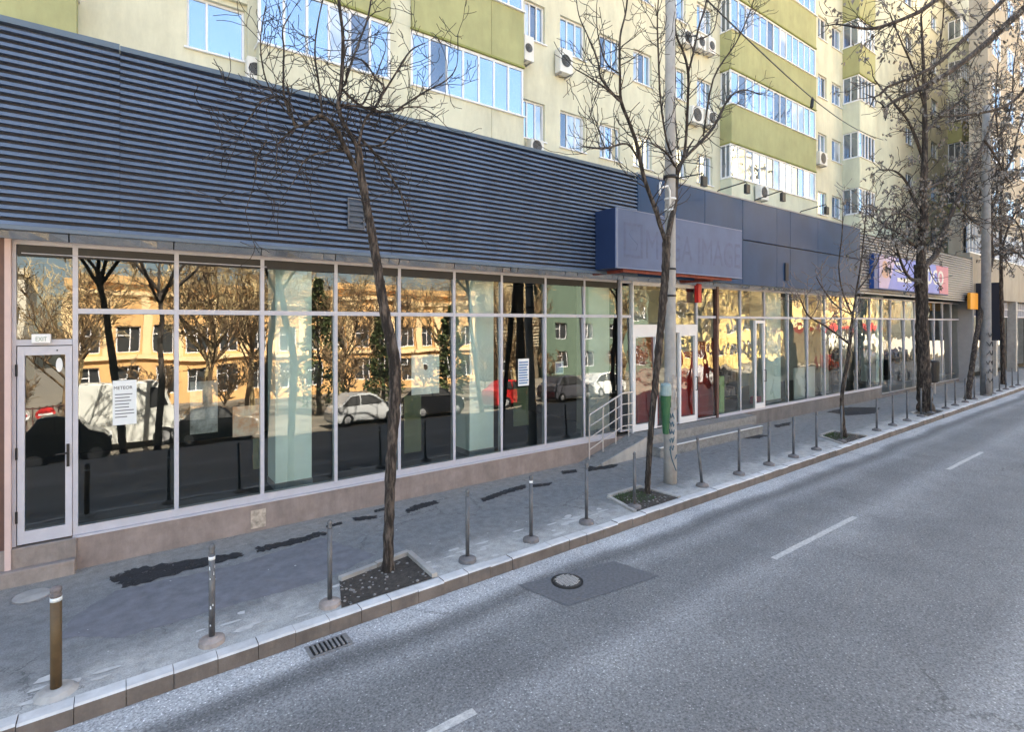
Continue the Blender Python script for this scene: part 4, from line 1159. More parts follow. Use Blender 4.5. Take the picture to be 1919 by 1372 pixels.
pit([onk(1190), cw(1140, 933), cw(1200, 914), onk(1274)], 'tree pit with sparse green grass at the foot of the forked tree', grass=True, z=.03)
pit([onk(1580), cw(1538, 818), cw(1562, 809), onk(1625)], 'small grassy tree pit around the thin sapling', grass=True, z=.02)
pit([onk(1738), cw(1708, 775), cw(1730, 766), onk(1768)], 'rough soil tree pit at the base of the big leafy tree', z=.02)

# ------------------------------------------------------------------ trees
def smooth(pts, n=4):
    out = []
    for i in range(len(pts)-1):
        p0, p1, p2, p3 = pts[max(i-1, 0)], pts[i], pts[i+1], pts[min(i+2, len(pts)-1)]
        for k in range(n):
            t = k/n
            out.append(.5*((2*p1)+(-p0+p2)*t+(2*p0-5*p1+4*p2-p3)*t*t+(-p0+3*p1-3*p2+p3)*t**3))
    out.append(pts[-1]); return out
def rvec(r): return Vector((r.gauss(0, 1), r.gauss(0, 1), r.gauss(0, 1)))
def grow(mb, p, d, L, rad, lev, r, up, wig, tips, rmin, kids=3, decay=.55):
    n = 5 if lev > 0 else 4
    pts = [p]; d = d.normalized()
    for i in range(n):
        d = (d+rvec(r)*wig+Vector((0, 0, up))).normalized()
        p = p+d*L/n; pts.append(p)
    rs = [max(rmin, rad*(1-.6*i/n)) for i in range(n+1)]
    mb.tube(pts, rs, 4 if lev > 0 else 3, cap=False)
    tips.append((pts[-1], d))
    if lev > 0:
        for k in range(kids):
            i = r.randint(1, n); dd = (pts[i]-pts[i-1]).normalized()
            ax_ = dd.orthogonal(); ax_.rotate(Matrix.Rotation(r.uniform(0, 6.283), 3, dd))
            nd = dd*math.cos(r.uniform(.4, 1.0))+ax_*r.uniform(.5, .9)
            grow(mb, pts[i], nd, L*decay*r.uniform(.7, 1.2), max(rmin, rad*.55), lev-1, r, up, wig, tips, rmin, kids, decay)
def px_tree(base, name, label, trunk, limbs, Y, seed, twig_m, twlen, twn, up, rmin, lev=1, kids=3, leafs=None, wig=.16, decay=.55, barkm=None, skip=0.0, cat='tree', taper_px=True, group=None):
    """trunk / limbs: lists of (px,py,width_px[,dy]) measured in the photo and set at depth Y (+dy)"""
    e = tag(empty(name, base), label, cat, group)
    r = random.Random(seed)
    def conv(l, d0=0, d1=0):
        out, rad = [], []
        n = len(l)
        for i, q in enumerate(l):
            f = i/(n-1); y = Y+d0+(d1-d0)*f
            v = P(q[0], q[1], y); out.append(v)
            rad.append(max(rmin, q[2]*.5*y/(.5932*(2316.5-q[0]))*.86))
        return out, rad
    tb = MB(); pts, rad = conv(trunk)
    pts[0] = Vector((pts[0].x, pts[0].y, -.03))
    sp = smooth(pts, 9); sr = []
    for i in range(len(rad)-1):
        for k in range(9): sr.append(rad[i]+(rad[i+1]-rad[i])*k/9)
    sr.append(rad[-1])
    sr = [s*(1+.07*math.sin(i*2.3+seed)+r.uniform(-.05, .05)) for i, s in enumerate(sr)]
    for i_, f_ in ((0, 1.35), (1, 1.22), (2, 1.12), (3, 1.05)): sr[i_] *= f_
    tb.tube(sp, sr, 14, knob=.11, seed=seed)
    allp = []
    for l in limbs:
        d1 = l[1]; pts, rad = conv(l[0], l[2] if len(l) > 2 else 0, d1)
        sp = smooth(pts, 4); sr = []
        for i in range(len(rad)-1):
            for k in range(4): sr.append(rad[i]+(rad[i+1]-rad[i])*k/4)
        sr.append(rad[-1]); sr = [s*(1+r.uniform(-.08, .08)) for s in sr]
        tb.tube(sp, sr, 8, knob=.09, seed=seed+len(allp))
        allp.append((sp, sr))
    tb.build('trunk', barkm or M['bark'], e, smooth=True)
    cb = MB(); tips = []
    for sp, sr in allp:
        tot = sum((b_-a).length for a, b_ in zip(sp, sp[1:]))
        n = int(tot*twn)
        for k in range(n):
            f = skip+(1-skip)*r.random()
            i = min(len(sp)-2, int(f*(len(sp)-1)))
            p = sp[i].lerp(sp[i+1], r.random()); dd = (sp[i+1]-sp[i]).normalized()
            ax_ = dd.orthogonal(); ax_.rotate(Matrix.Rotation(r.uniform(0, 6.283), 3, dd))
            nd = dd*r.uniform(.3, .9)+ax_*r.uniform(.5, 1)
            grow(cb, p, nd, twlen*r.uniform(.5, 1.3), max(rmin, min(sr[i]*.5, rmin*2.2)), lev, r, up, wig, tips, rmin, kids, decay)
        grow(cb, sp[-1], (sp[-1]-sp[-2]), twlen, max(rmin, sr[-1]*.8), lev, r, up, wig, tips, rmin, kids, decay)
    cb.build('crown', twig_m, e)
    if leafs:
        lb = MB(); cnt, ln, wd, prob = leafs
        for p, d in tips:
            if r.random() > prob: continue
            for k in range(cnt):
                o = p+rvec(r)*ln*.35
                dd = (Vector((0, 0, -1))+rvec(r)*.45).normalized(); s = dd.orthogonal(); s.rotate(Matrix.Rotation(r.uniform(0, 6.28), 3, dd))
                l2 = ln*r.uniform(.6, 1.2); w2 = wd*r.uniform(.6, 1.2)
                lb.poly([o, o+dd*l2*.5+s*w2, o+dd*l2, o+dd*l2*.5-s*w2])
        lb.build('seed_clusters', M['leaf'], e)
    return e
# tree 1
t1_tr = [(727, 1072, 25), (729, 980, 22), (733, 860, 23), (740, 740, 25), (738, 670, 25), (722, 590, 22), (707, 500, 20), (697, 440, 19), (686, 380, 18), (677, 330, 17), (671, 275, 15)]
t1_l = [
 ([(668, 322, 9), (653, 288, 13), (640, 263, 11), (631, 242, 10), (604, 217, 10), (586, 224, 8), (567, 236, 7), (552, 239, 6), (521, 269, 4)], -.25),
 ([(552, 236, 5), (539, 190, 5), (520, 180, 4), (490, 190, 4), (470, 218, 3), (451, 245, 2)], -.35, -.2),
 ([(545, 215, 4), (533, 184, 5), (531, 140, 4), (532, 92, 4), (530, 55, 3), (545, 25, 2)], -.1, -.2),
 ([(671, 278, 10), (646, 233, 9), (634, 202, 9), (639, 162, 9), (642, 107, 8), (642, 61, 7), (637, 18, 7), (630, -40, 6), (622, -110, 4)], .1),
 ([(640, 165, 6), (659, 184, 6), (677, 196, 5), (690, 175, 4), (705, 140, 3), (722, 95, 2)], .35),
 ([(636, 196, 5), (672, 199, 5), (708, 208, 5), (738, 208, 4), (765, 200, 3), (793, 203, 3), (822, 221, 2)], .3),
 ([(672, 270, 7), (683, 226, 6), (702, 202, 6), (720, 165, 5), (705, 147, 4), (680, 113, 4), (650, 110, 2)], .5),
 ([(674, 272, 6), (711, 272, 5), (738, 248, 4), (766, 230, 3)], -.3),
 ([(678, 262, 8), (708, 294, 6), (732, 330, 5), (750, 361, 4), (766, 410, 2)], -.25),
 ([(700, 205, 4), (741, 138, 4), (769, 95, 3), (797, 80, 2)], .1),
 ([(740, 208, 4), (770, 188, 4), (803, 168, 4), (836, 150, 3), (856, 122, 2), (858, 64, 2)], -.1, .3),
 ([(650, 278, 5), (619, 282, 4), (585, 291, 4), (567, 306, 3), (552, 337, 2), (536, 360, 1.5)], -.4),
 ([(521, 269, 3), (518, 306, 2), (533, 321, 2), (555, 322, 1.5)], -.4, -.25),
 ([(500, 262, 3), (481, 300, 3), (478, 337, 2), (460, 395, 1.5)], -.45, -.3),
 ([(604, 218, 5), (598, 160, 5), (590, 100, 4), (596, 40, 3), (612, -30, 3)], .2),
 ([(645, 160, 5), (668, 90, 4), (690, 30, 4), (700, -40, 3)], .4),
 ([(560, 236, 4), (505, 165, 3), (488, 85, 3), (498, 10, 2)], .2, -.1),
]
b1 = G(727, 1070)
px_tree(b1, 'bare_tree', 'bare crooked tree with drooping pale twigs before the ribbed cladding', t1_tr, t1_l, b1.y, 4, M['twig'], .42, 11, .05, .0034, lev=1, kids=3, wig=.26, decay=.5, group='bare street trees along the pavement')
b2 = G(1213, 925)
t2_tr = [(1213, 926, 13.6), (1215, 880, 12), (1219, 820, 12.8), (1226, 740, 13.6), (1235, 650, 16), (1242, 570, 17.6), (1248, 500, 17.6), (1249, 442, 18.4)]
t2_l = [
 ([(1247, 450, 9.6), (1238, 425, 9.6), (1229, 395, 8.8), (1208, 336, 8.8), (1194, 273, 8), (1180, 231, 7.2), (1164, 189, 7.2), (1162, 140, 5.6), (1162, 70, 4.8), (1173, 21, 4), (1178, -40, 3.2)], -.1),
 ([(1161, 189, 4.8), (1134, 164, 4), (1103, 143, 3.2), (1078, 129, 2.4)], -.3, -.1),
 ([(1155, 182, 4.8), (1127, 147, 4.8), (1120, 112, 4), (1103, 70, 3.2), (1085, 28, 2.4), (1078, -20, 1.6)], .3, -.1),
 ([(1195, 296, 4.8), (1175, 269, 4.8), (1134, 278, 4), (1099, 276, 2.4)], -.35),
 ([(1134, 277, 3.2), (1122, 245, 2.4), (1112, 215, 1.6)], -.5, -.2),
 ([(1160, 137, 3.2), (1135, 115, 3.2), (1120, 60, 2.4), (1118, 10, 1.6)], -.4, -.05),
 ([(1251, 450, 12), (1258, 410, 12), (1264, 385, 11.2), (1269, 325, 10.4), (1281, 297, 8.8)], .15),
 ([(1281, 297, 8), (1309, 269, 7.2), (1337, 238, 6.4), (1365, 185, 4.8), (1393, 168, 3.2), (1420, 175, 2.4)], .6, .15),
 ([(1281, 298, 6.4), (1285, 266, 6.4), (1288, 210, 6.4), (1290, 140, 5.6), (1281, 98, 4.8), (1267, 63, 4), (1263, 10, 3.2), (1255, -50, 2.4)], .2, .15),
 ([(1290, 135, 4.8), (1302, 87, 4), (1309, 52, 4), (1322, 10, 3.2), (1330, -40, 2.4)], .4, .2),
 ([(1318, 255, 4), (1337, 147, 4), (1379, 80, 3.2), (1407, 17, 2.4), (1418, -30, 1.6)], .2, .3),
 ([(1270, 320, 5.6), (1250, 287, 4.8), (1222, 269, 3.2)], -.3, .1),
 ([(1268, 310, 4), (1250, 266, 4), (1238, 189, 4), (1234, 105, 4), (1232, 35, 3.2), (1236, -30, 2.4)], -.2, .1),
 ([(1272, 300, 3.2), (1264, 196, 3.2), (1266, 140, 2.4), (1258, 60, 1.6)], .5, .1),
 ([(1302, 75, 3.2), (1335, 60, 2.4), (1345, 20, 2.4), (1350, -20, 1.6)], .5, .3),
]
px_tree(b2, 'bare_tree', 'tall bare tree forking into a wide V in front of the faded sign box', t2_tr, t2_l, b2.y, 9, M['twig'], .5, 7.5, .10, .0042, lev=1, kids=3, skip=.12, group='bare street trees along the pavement', decay=.5, wig=.18)
b3 = G(1583, 820)
t3_tr = [(1583, 821, 9.35), (1578, 770, 8.5), (1579, 730, 7.65), (1588, 680, 7.65), (1593, 640, 6.8), (1598, 590, 5.1)]
t3_l = [
 ([(1592, 645, 5.1), (1570, 628, 4.25), (1545, 610, 4.25), (1515, 592, 3.4), (1500, 560, 2.55)], -.2),
 ([(1598, 592, 5.1), (1606, 540, 4.25), (1614, 490, 3.4), (1620, 430, 2.55), (1625, 370, 1.7)], .1),
 ([(1598, 592, 4.25), (1580, 550, 3.4), (1572, 500, 2.55), (1578, 440, 2.55), (1580, 380, 1.7)], .3),
 ([(1599, 590, 3.4), (1570, 575, 2.55), (1545, 545, 2.55), (1530, 520, 1.7)], -.4),
 ([(1606, 545, 3.4), (1640, 500, 2.55), (1655, 455, 1.7)], -.1, .1),
]
px_tree(b3, 'sapling', 'thin young sapling with sparse pale twigs before the right shop glass', t3_tr, t3_l, b3.y, 14, M['bark_pale'], .5, 5, .12, .006, lev=1, kids=3, cat='tree')
b4 = G(1736, 771)
t4_tr = [(1735, 773, 30), (1732, 720, 27), (1729, 640, 24), (1727, 560, 23), (1725, 495, 24)]
t4_l = [
 ([(1725, 500, 18), (1727, 450, 17), (1732, 420, 16), (1730, 367, 14), (1732, 315, 13), (1733, 238, 10), (1732, 175, 8), (1730, 110, 6), (1726, 30, 4)], .1),
 ([(1728, 502, 14), (1752, 480, 12), (1762, 450, 11), (1774, 420, 10), (1795, 371, 9), (1816, 325, 8), (1847, 259, 6), (1862, 215, 4)], -.3),
 ([(1724, 525, 8), (1706, 522, 7), (1692, 500, 6), (1682, 470, 4), (1672, 440, 3)], -.5),
 ([(1730, 400, 8), (1715, 378, 7), (1698, 340, 5), (1676, 320, 4), (1650, 318, 3)], .5, .1),
 ([(1731, 300, 8), (1711, 245, 6), (1694, 215, 5), (1664, 180, 4), (1640, 150, 3)], .6, .1),
 ([(1731, 355, 7), (1755, 345, 7), (1774, 336, 6), (1816, 315, 5), (1850, 300, 3)], .7, .1),
 ([(1733, 250, 6), (1765, 215, 5), (1800, 190, 4), (1840, 150, 3)], .4, .1),
 ([(1733, 190, 5), (1752, 120, 4), (1766, 50, 3), (1770, -20, 2)], -.5, .1),
 ([(1726, 470, 6), (1706, 455, 6), (1690, 440, 4), (1655, 420, 3), (1640, 390, 2)], .4, .1),
 ([(1790, 380, 6), (1810, 400, 5), (1832, 420, 4), (1850, 410, 3)], -.6, -.3),
 ([(1732, 200, 5), (1712, 130, 4), (1690, 80, 3), (1670, 30, 2)], -.4, .1),
 ([(1730, 430, 6), (1700, 405, 5), (1672, 402, 4), (1645, 440, 3)], -.8, .1),
 ([(1845, 262, 5), (1870, 300, 4), (1890, 340, 3), (1905, 330, 2)], -.7, -.3),
]
px_tree(b4, 'leafy_tree', 'big dark tree hung with dry brown seed clusters before the blue sign', t4_tr, t4_l, b4.y, 21, M['twig'], .72, 4.3, .05, .0075, lev=1, kids=3, leafs=(6, .11, .021, .55), wig=.22, cat='tree', decay=.55)
b5 = G(1813, 748)
t5_tr = [(1813, 750, 11.7), (1820, 700, 10.1), (1828, 640, 9.36), (1838, 585, 8.58), (1850, 525, 8.58), (1860, 480, 7.8)]
t5_l = [
 ([(1860, 482, 7.02), (1857, 440, 6.24), (1858, 400, 5.46), (1870, 350, 4.68), (1872, 280, 3.9), (1866, 200, 3.12), (1870, 120, 2.34)], .2),
 ([(1860, 480, 5.46), (1880, 472, 4.68), (1900, 470, 3.9), (1925, 490, 3.12)], -.4),
 ([(1858, 420, 4.68), (1890, 405, 3.9), (1912, 430, 3.12), (1922, 480, 2.34)], .4, .1),
 ([(1868, 350, 4.68), (1895, 300, 3.9), (1910, 240, 3.12), (1930, 180, 2.34)], -.2, .1),
 ([(1870, 300, 3.9), (1845, 250, 3.12), (1830, 200, 2.34), (1822, 150, 1.56)], .5, .1),
 ([(1862, 400, 3.12), (1840, 380, 3.12), (1815, 372, 2.34), (1800, 340, 1.56)], -.4, .1),
 ([(1872, 260, 3.12), (1895, 200, 3.12), (1900, 120, 2.34), (1910, 60, 1.56)], .6, .1),
]
px_tree(b5, 'leafy_tree', 'slender dark tree leaning right across the far concrete pole', t5_tr, t5_l, b5.y, 33, M['twig'], .9, 4.0, .06, .010, lev=1, kids=3, leafs=(6, .13, .026, .7), wig=.2, decay=.55)
x6 = gx(1880, 5.7)
t6_tr = [(1880, 728, 9), (1879, 640, 8), (1877, 560, 7), (1876, 480, 6)]
t6_l = [([(1876, 480, 6), (1875, 400, 5), (1880, 320, 4), (1876, 240, 3)], .2), ([(1876, 470, 4), (1892, 420, 4), (1912, 380, 3)], -.4), ([(1876, 430, 4), (1850, 400, 3), (1840, 350, 2)], .3)]
px_tree(Vector((x6, 5.9, 0)), 'leafy_tree', 'thin straight tree at the right end of the pavement', t6_tr, t6_l, 5.9, 41, M['twig'], 1.0, 3.5, .06, .012, lev=1, kids=3, leafs=(9, .2, .045, 1.0), wig=.2)

# overhanging tree on the opposite pavement, trunk out of frame to the right
ov = tag(empty('overhanging_tree', (13.2, -2.6, 0)), 'tree reaching long dark boughs in from the upper right edge', 'tree')
tb = MB(); cb = MB(); lb = MB(); tips = []; r = random.Random(77)
bs_ = Vector((13.2, -2.6, -.05))
tb.tube(smooth([bs_, Vector((13.15, -2.5, 2)), Vector((13.0, -2.2, 4.2)), Vector((12.8, -1.7, 6.2))], 4), [.2-.07*i/12 for i in range(13)], 10)
fk = Vector((12.8, -1.7, 6.2))
def bough(pix, r0, r1):
    pts = [fk]
    f0 = P(*pix[0]); pts += [fk.lerp(f0, .3)+Vector((.15, -.1, .75)), fk.lerp(f0, .65)+Vector((0, 0, .5))]
    for q in pix: pts.append(P(q[0], q[1], q[2]))
    sp = smooth(pts, 5); n = len(sp)
    rs = [r0+(r1-r0)*(i/(n-1))**.7 for i in range(n)]
    tb.tube(sp, rs, 7)
    for k in range(34):
        i = r.randint(int(n*.35), n-2); dd = (sp[i+1]-sp[i]).normalized()
        a_ = dd.orthogonal(); a_.rotate(Matrix.Rotation(r.uniform(0, 6.28), 3, dd))
        grow(cb, sp[i], dd*r.uniform(.4, .9)+a_*.7, .55*r.uniform(.5, 1.2), .008, 1, r, -.02, .2, tips, .0045, 3, .55)
    grow(cb, sp[-1], sp[-1]-sp[-2], .5, r1, 1, r, 0, .2, tips, .0045, 3)
bough([(1990, -30, 2.2), (1919, 16, 2.7), (1844, 84, 3.0), (1770, 140, 3.2), (1690, 182, 3.4)], .15, .036)
bough([(1960, -90, 2.2), (1879, 0, 2.7), (1802, 77, 3.0), (1746, 126, 3.2), (1662, 163, 3.5)], .09, .022)
bough([(1900, -120, 2.6), (1753, 0, 3.2), (1704, 30, 3.4), (1640, 52, 3.6), (1600, 50, 3.8)], .09, .018)
bough([(1960, 100, 2.4), (1919, 168, 2.8), (1880, 200, 3.0), (1820, 214, 3.3), (1760, 218, 3.5)], .08, .018)
tb.build('trunk', M['bark'], ov, smooth=True); cb.build('crown', M['twig'], ov)
for p, d in tips:
    if r.random() < .4:
        for k in range(4):
            o = p+rvec(r)*.04; dd = (Vector((0, 0, -1))+rvec(r)*.45).normalized(); s = dd.orthogonal(); s.rotate(Matrix.Rotation(r.uniform(0, 6.28), 3, dd))
            l2 = .11*r.uniform(.6, 1.2); lb.poly([o, o+dd*l2*.5+s*.018, o+dd*l2, o+dd*l2*.5-s*.018])
lb.build('seed_clusters', M['leaf'], ov)

# ------------------------------------------------------------------ poles, bin, cable
def pole(px, py, wpx, top, label, arm=False):
    b_ = G(px, py); rad = wpx*.5*b_.y/(.5932*(2316.5-px))*.93
    e = tag(empty('utility_pole', b_), label, 'utility pole')
    mb = MB(); mb.tube([b_+Vector((0, 0, z)) for z in (-.05, 1.2, 1.21, 3, 6, top)], [rad, rad*.97, rad*.9, rad*.85, rad*.78, rad*.66], 20)
    mb.build('shaft', M['conc'] if px < 1500 else M['conc_dark'], e, smooth=True)
    return e, b_, rad
e, pb, prad = pole(1256, 905, 26, 10.5, 'concrete utility pole with graffiti and a green bin beside the entrance')
def band(z, m, h=.03, k=1.06, rr=None):
    rd = (rr or prad*.86)*k
    MB().tube([pb+Vector((0, 0, z)), pb+Vector((0, 0, z+h))], rd, 20).build('band', m, e, smooth=True)
tpx = pb.y/(.5932*(2316.5-1256))
def zpx(py): return CH+(HY-py)*tpx
band(zpx(375), M['white']); band(zpx(396), M['white']); band(zpx(506), M['black'], .03, 1.08); band(zpx(556), M['black'], .03, 1.08); band(zpx(808), M['conc'], .035, 1.06, prad*.95)
band(zpx(335), M['black'], .05, 1.25)
# torn paper remnants and graffiti strokes wrapped on the shaft
def wrap(z, a, rd): return pb+Vector((rd*math.cos(a), rd*math.sin(a), z))
r = random.Random(6); mb = MB()
for i in range(26):
    z = r.uniform(1.15, 1.85); a = r.uniform(-2.9, -.2); dz = r.uniform(.03, .12); da = r.uniform(.2, .6); rd = prad*.98+.003+i*.0001
    mb.poly([wrap(z, a, rd), wrap(z+r.uniform(-.02, .02), a+da/2, rd), wrap(z, a+da, rd), wrap(z+dz, a+da*.9, rd), wrap(z+dz+r.uniform(-.03, .03), a+da/2, rd), wrap(z+dz, a, rd)])
mb.build('torn_paper', pm('torn_paper', (.42, .38, .34), .8, .4, 12), e)
mb = MB()
for s in range(5):
    z = 1.12-s*.13; a0 = -2.6
    mb.tube([wrap(z+.05*math.sin(t*1.9+s), a0+.12*t, prad*.99+.004) for t in range(7)], .007, 4)
mb.tube([wrap(.62-.05*t, -2.5+.02*t*t*.8, prad*1.0+.004) for t in range(9)], .008, 4)
mb.tube([wrap(.42+.02*t, -1.7+.12*t, prad*1.0+.004) for t in range(4)], .008, 4)
mb.build('graffiti', pm('graffiti_blue', (.03, .10, .16), .6), e)
# white conduit bracket
zc = zpx(360)
MB().tube([pb+Vector((-prad*.6, -.05, zc-.25)), pb+Vector((-prad*.9, -.06, zc)), pb+Vector((-.17, -.08, zc+.06)), pb+Vector((-.36, -.1, zc+.0))], .018, 8).build('bracket', M['white'], e, smooth=True)
MB().tube([pb+Vector((-.40, -.1, zc-.13)), pb+Vector((-.38, -.1, zc+.09))], .018, 8).build('bracket', M['white'], e, smooth=True)
# bin hung on the pole
b0 = pb+Vector((-prad-.075, -.05, 0))
bn = tag(empty('litter_bin', (b0.x, b0.y, .77)), 'green tapered litter bin with a pale lid hung on the concrete pole', 'litter bin')
MB().lathe((b0.x, b0.y, .84), [(.045, 0), (.05, .02), (.085, .60), (.088, .62)], 18).build('bucket', M['bin'], bn, smooth=False)
MB().lathe((b0.x, b0.y, 1.465), [(.09, 0), (.092, .03), (.088, .16), (.07, .19), (.02, .20)], 18).build('lid', M['bin_lid'], bn, smooth=False)
MB().box(b0.x+.06, b0.x+.115, b0.y-.02, b0.y+.02, 1.26, 1.34).build('clamp', M['black'], bn)
e2, pb2, pr2 = pole(1848, 741, 19, 10.5, 'far concrete utility pole with dark scrawls at the right end')
mb = MB()
for s in range(6):
    z = 2.2-s*.33
    mb.tube([pb2+Vector(((pr2+.004)*math.cos(-2.9+.3*t), (pr2+.004)*math.sin(-2.9+.3*t), z+.09*math.sin(t*2.1+s*s))) for t in range(8)], .012, 4)
mb.build('graffiti', M['black'], e2)
# cable from the pole top to the block
c0 = pb+Vector((0, 0, 9.2)); c1 = P(1655, 262, 11.38)
c0 = P(1262, -62, pb.y)
cb_ = tag(empty('overhead_cable', c0), 'sagging black overhead cable running from the pole to the apartment corner', 'cable')
pts = []
for i in range(25):
    t = i/24; p = c0.lerp(c1, t); p.z -= .55*math.sin(math.pi*t); pts.append(p)
MB().tube(pts, .016, 6).build('wire', M['black'], cb_)
p = pts[9]; MB().tube([p+Vector((0, 0, .03)), p+Vector((0, 0, -.05)), p+Vector((-.05, 0, -.28)), p+Vector((-.06, 0, -.33))], [.02, .05, .05, .02], 8).build('splice_box', M['black'], cb_)
# public bench-like news stand left out; dark bin with hoop near far shop
hb = P(1747, 720, 6.6)
hbE = tag(empty('hoop_bin', (hb.x, 6.6, 0)), 'black bin inside a pale hoop stand beside the big leafy tree', 'litter bin')
z1 = P(1747, 676, 6.6).z
MB().tube([(hb.x-.28, 6.6, 0), (hb.x-.28, 6.6, z1-.35), (hb.x-.2, 6.6, z1-.08), (hb.x, 6.6, z1), (hb.x+.2, 6.6, z1-.08), (hb.x+.28, 6.6, z1-.35), (hb.x+.28, 6.6, 0)], .03, 8).build('hoop', M['rail'], hbE)
MB().lathe((hb.x, 6.6, .45), [(.15, 0), (.2, .05), (.22, .75), (.2, .8)], 14).build('bucket', M['black'], hbE)

# ------------------------------------------------------------------ shop contents seen through the right hand glass
def ibox(name, px0, py0, px1, py1, Y, d, m, label, cat):
    a, b_ = P(px0, py1, Y), P(px1, py1, Y); z1 = P(px0, py0, Y).z
    z0 = max(a.z, .366)
    e = tag(empty(name, (a.x, Y, z0)), label, cat)
    MB().cbox(a.x, b_.x, Y, Y+d, z0, z1, .02).build('panel', m, e)
    return e
ibox('red_screen', 1193, 628, 1236, 806, 7.55, .05, M['red_in'], 'dark red panel behind the left glass entrance door', 'panel')
ibox('red_screen', 1272, 660, 1304, 796, 7.55, .05, pm('bright_red', (.50, .02, .015), .5, .2, 3), 'bright red panel behind the right glass entrance door', 'panel')
ibox('red_screen', 1309, 640, 1341, 790, 7.55, .05, M['red_in'], 'maroon panel behind the pane right of the entrance doors', 'panel')
ibox('lime_screen', 1349, 705, 1358, 775, 7.62, .05, M['green_in'], 'lime green panel just inside the first right hand pane', 'panel')
wp = pm('printed_white', (.72, .72, .74), .5, 0, 7, col2=(.45, .45, .5))
ibox('display_board', 1489, 690, 1528, 752, 7.7, .04, M['white'], 'large white printed board inside the right shop window', 'board')
ibox('display_board', 1417, 745, 1432, 770, 7.9, .2, pm('pink_goods', (.5, .12, .16), .5, .3, 8), 'pink display stand behind the narrow inner door', 'display')
for i, (a, b2, m, lab) in enumerate(((1356, 1386, 'dark_in', 'dark clothes rack behind the lime panel'), (1563, 1575, 'dark_in', 'tall dark shelf behind the sapling'), (1610, 1628, 'pale_in', 'pale shelf unit between sapling and far shop'), (1676, 1692, 'dark_in', 'dark shelf unit inside the far shop entrance'))):
    Y = 8.6; x0, x1 = gx(a, Y), gx(b2, Y)
    e = tag(empty('shelf_unit', (x0, Y, .366)), lab, 'shelf')
    mb = MB(); mb.box(x0, x0+.04, Y, Y+.4, .367, 2.2); mb.box(x1-.04, x1, Y, Y+.4, .367, 2.2)
    for k in range(5): mb.box(x0+.04, x1-.04, Y, Y+.4, .5+.4*k, .53+.4*k)
    mb.build('frame', M[m], e)
    mb = MB(); rr = random.Random(i)
    for k in range(4):
        x = x0+.06
        while x < x1-.15:
            w_ = rr.uniform(.06, .14); mb.box(x, x+w_, Y+.05, Y+.3, .531+.4*k, .531+.4*k+rr.uniform(.12, .33)); x += w_+.02
    mb.build('goods', pm('goods', (.10, .07, .09), .6, 0, 6, col2=(.35, .3, .28)), e)

# ------------------------------------------------------------------ the other side of the street (seen in the reflections)
GZ = -1.05
def facade(name, label, x0, x1, yf, z1, m, nx, nz, ww, wh, depth=8, z0w=None, cat='building', fm=None, roofm=None, pitch=3.0, parapet=.5):
    e = tag(empty(name, ((x0+x1)/2, yf, GZ)), label, cat)
    holes_ = []
    for i in range(nx):
        cx = x0+(x1-x0)*(i+.5)/nx
        for k in range(nz):
            z = (z0w if z0w is not None else GZ+1)+k*pitch
            if z+wh < z1-.3: holes_.append((cx-ww/2, cx+ww/2, z, z+wh))
    xs_ = sorted({x0, x1} | {h[0] for h in holes_} | {h[1] for h in holes_}); zs_ = sorted({GZ-.05, z1} | {h[2] for h in holes_} | {h[3] for h in holes_})
    mb = MB()
    hset = {(round(h[0], 3), round(h[2], 3)) for h in holes_}
    for a, b2 in zip(xs_, xs_[1:]):
        for c_, d_ in zip(zs_, zs_[1:]):
            if (round(a, 3), round(c_, 3)) in hset: continue
            mb.quad((a, yf, c_), (b2, yf, c_), (b2, yf, d_), (a, yf, d_))
    for h in holes_:
        mb.quad((h[0], yf, h[2]), (h[0], yf-.25, h[2]), (h[0], yf-.25, h[3]), (h[0], yf, h[3])); mb.quad((h[1], yf, h[2]), (h[1], yf-.25, h[2]), (h[1], yf-.25, h[3]), (h[1], yf, h[3]))
        mb.quad((h[0], yf, h[2]), (h[1], yf, h[2]), (h[1], yf-.25, h[2]), (h[0], yf-.25, h[2])); mb.quad((h[0], yf, h[3]), (h[1], yf, h[3]), (h[1], yf-.25, h[3]), (h[0], yf-.25, h[3]))
    mb.box(x0, x1, yf-depth, yf-.4, GZ-.05, z1-.01)
    mb.build('wall', m, e)
    mb = MB(); mb.box(x0-.3, x1+.3, yf-depth-.3, yf+.35, z1+.002, z1+parapet); mb.build('roof', roofm or m, e)
    for h in holes_[:90]:
        mb = MB(); t = .07
        mb.box(h[0], h[0]+t, yf-.2, yf-.12, h[2], h[3]); mb.box(h[1]-t, h[1], yf-.2, yf-.12, h[2], h[3]); mb.box((h[0]+h[1])/2-t/2, (h[0]+h[1])/2+t/2, yf-.2, yf-.12, h[2]+t, h[3]-t)
        mb.box(h[0]+t, h[1]-t, yf-.2, yf-.122, h[2], h[2]+t); mb.box(h[0]+t, h[1]-t, yf-.2, yf-.122, h[3]-t, h[3]); mb.box(h[0]+t, (h[0]+h[1])/2-t/2, yf-.2, yf-.124, h[2]+(h[3]-h[2])*.65, h[2]+(h[3]-h[2])*.65+t)
        wo = mb.build('window', fm or M['upvc'], e)
        p = MB(); p.quad((h[0], yf-.18, h[2]), (h[1], yf-.18, h[2]), (h[1], yf-.18, h[3]), (h[0], yf-.18, h[3])); p.build('pane', M['dark_in'], wo)
    return e
M['orange_wall'] = pm('ochre_render', (.74, .44, .18), .9, .12, .6, stain=.12)
M['green_wall'] = pm('pale_green_render', (.10, .145, .105), .9, .1, .6, stain=.12)
M['yellow_wall'] = pm('yellow_render', (.62, .46, .17), .9, .12, .6, stain=.12)
M['white_wall'] = pm('white_render', (.60, .56, .46), .9, .08, .6, stain=.1)
